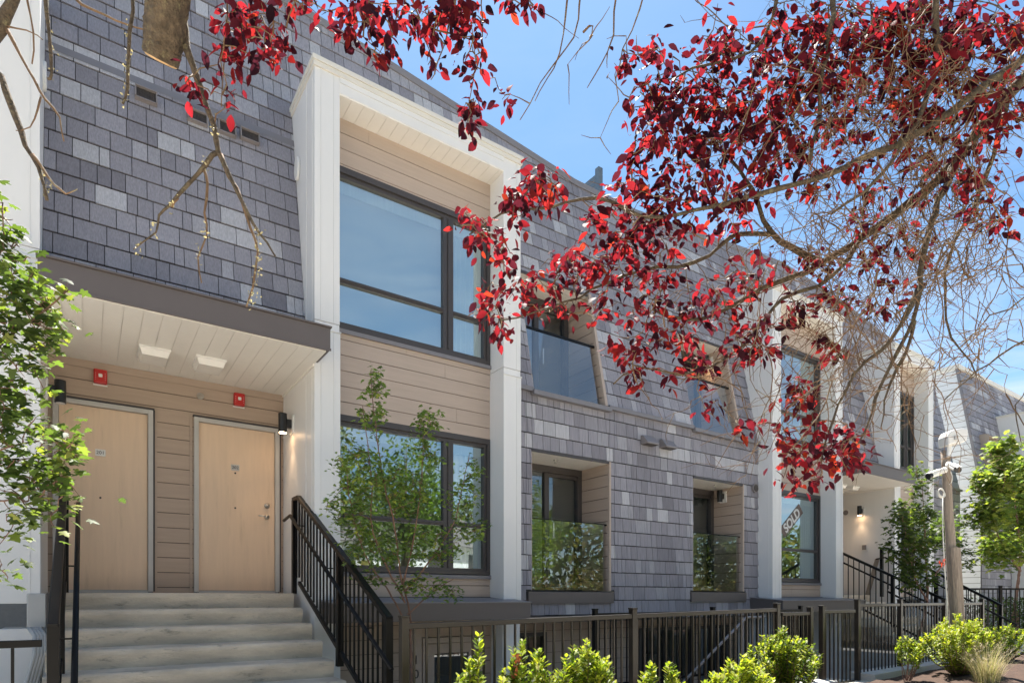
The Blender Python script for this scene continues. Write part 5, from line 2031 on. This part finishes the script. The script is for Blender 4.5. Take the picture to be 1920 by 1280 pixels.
for i in range(6):
    q = p + Vector((rnd.gauss(0, .02), rnd.gauss(0, .02), rnd.gauss(0, .03)))
    m.add([q, q + Vector((.05, .01, .02)), q + Vector((.04, .0, .06)), q + Vector((-.01, 0, .05))], [(0, 1, 2, 3)])
tag(m.build('tape_flag', M['orange']), 'small orange tape tied beside the hanging cable', 'tape')

# ------------------------------------------------------------------ across the street (seen in the panes)
def street_tree(x, y, h, r, label, seed, cols):
    t = empty('street_tree', (x, y, ground_z(x)), label, 'tree', 'trees across the street')
    m = MB()
    m.tube([(0, 0, 0), (.1, 0, h * .3), (0, .1, h * .6), (.1, 0, h * .9)], [.22, .17, .1, .03], 9)
    rs = np.random.default_rng(seed)
    cl, k = [], 60
    for i in range(k):
        q = rs.normal(0, 1, 3)
        q /= np.linalg.norm(q)
        q *= rs.uniform(.35, 1)
        cl.append(np.array([q[0] * r, q[1] * r, h * .62 + q[2] * h * .38]))
        m.tube([(0, 0, h * .35 + .3 * i / k * h), tuple(cl[-1])], [.05, .012], 5)
    m.build('trunk', M['bark'], t, smooth=True)
    P = np.concatenate([c + rs.normal(0, r * .16, (75, 3)) for c in cl])
    n = len(P)
    cc = np.array(cols)[rs.choice(len(cols), n)] * rs.uniform(.7, 1.25, (n, 1))
    leaf_object('foliage', [scatter(leaf_small(), P, rs.normal(0, 1, (n, 3)), rs.normal(0, .6, (n, 3)) + np.array([0, 0, 1]), rs.uniform(.2, .34, n), cc)], M['leaf_green'], t)
street_tree(-1, -17, 11, 3.4, 'broad dark tree across the street', 1, [(.06, .09, .02), (.09, .13, .03)])
street_tree(9.6, -18.5, 16.5, 3.3, 'round yellowish tree across the street', 2, [(.20, .17, .035), (.14, .17, .03), (.10, .13, .03)])
street_tree(15, -18, 10, 3.4, 'tall green tree across the street', 3, [(.08, .12, .025), (.12, .17, .03)])
street_tree(24, -19, 9, 3.2, 'wide pale green tree across the street', 4, [(.12, .17, .03), (.16, .2, .035)])
street_tree(33, -17, 10, 3.4, 'green tree at the far end of the street', 5, [(.08, .12, .025), (.14, .18, .03)])
street_tree(-9, -18, 10, 3.2, 'dark tree at the near end of the street', 6, [(.06, .09, .02), (.10, .13, .03)])
def far_house(x, w_, label, matn):
    t = empty('house', (x, -27, -1.3), label, 'house', 'houses across the street')
    m = MB()
    m.box(-w_ / 2, w_ / 2, -8, 0, 0, 5.2)
    m.build('wall', matn, t)
    m = MB()
    m.prism([(-8.6, 5.2), (.6, 5.2), (-4, 8.2)], 0, -w_ / 2 - .4, w_ / 2 + .4)
    m.build('roof', M['fascia'], t)
    for i in range(4):
        for z in (1.0, 3.3):
            m = MB()
            m.box(-w_ / 2 + 1 + i * w_ / 4, -w_ / 2 + 2.3 + i * w_ / 4, 0, .05, z, z + 1.3)
            m.build('window', M['frame'], t)
t = empty('shrubbery', (0, -15, -1.3))
tag(t, 'tall leafy shrubbery along the far side of the street', 'shrubbery')
rs = np.random.default_rng(99)
n = 15000
P = np.stack([rs.uniform(-22, 48, n), rs.normal(0, .7, n), rs.uniform(0, 1, n) ** .8 * 3.0], axis=1)
P[:, 2] *= .75 + .3 * np.sin(P[:, 0] * .9) * np.sin(P[:, 0] * .37 + 1)
cc = np.array([(.12, .085, .04), (.08, .07, .025), (.18, .12, .06), (.10, .11, .03), (.05, .045, .02)])[rs.choice(5, n)] * rs.uniform(.7, 1.3, (n, 1))
leaf_object('foliage', [scatter(leaf_small(), P, rs.normal(0, 1, (n, 3)), rs.normal(0, 1, (n, 3)), rs.uniform(.14, .26, n), cc)], M['leaf_green'], t)
t = empty('woods', (0, -31, -1.3))
tag(t, kind='stuff')
t['label'] = 'tall leafy wood behind the houses across the street'
n = 15000
P = np.stack([rs.uniform(-35, 80, n), rs.normal(0, 1.6, n), rs.uniform(0, 1, n) ** .85 * 10.5], axis=1)
P[:, 2] *= .82 + .22 * np.sin(P[:, 0] * .55) * np.sin(P[:, 0] * .21 + 1)
cc = np.array([(.07, .09, .025), (.10, .12, .03), (.05, .06, .02), (.13, .11, .04)])[rs.choice(4, n)] * rs.uniform(.7, 1.3, (n, 1))
leaf_object('foliage', [scatter(leaf_small(), P, rs.normal(0, 1, (n, 3)), rs.normal(0, 1, (n, 3)) + np.array([0, .8, .5]), rs.uniform(.5, 1.0, n), cc)], M['leaf_green'], t)
far_house(3, 13, 'cream house across the street', M['trim'])
far_house(20, 14, 'white house across the street', M['white'])
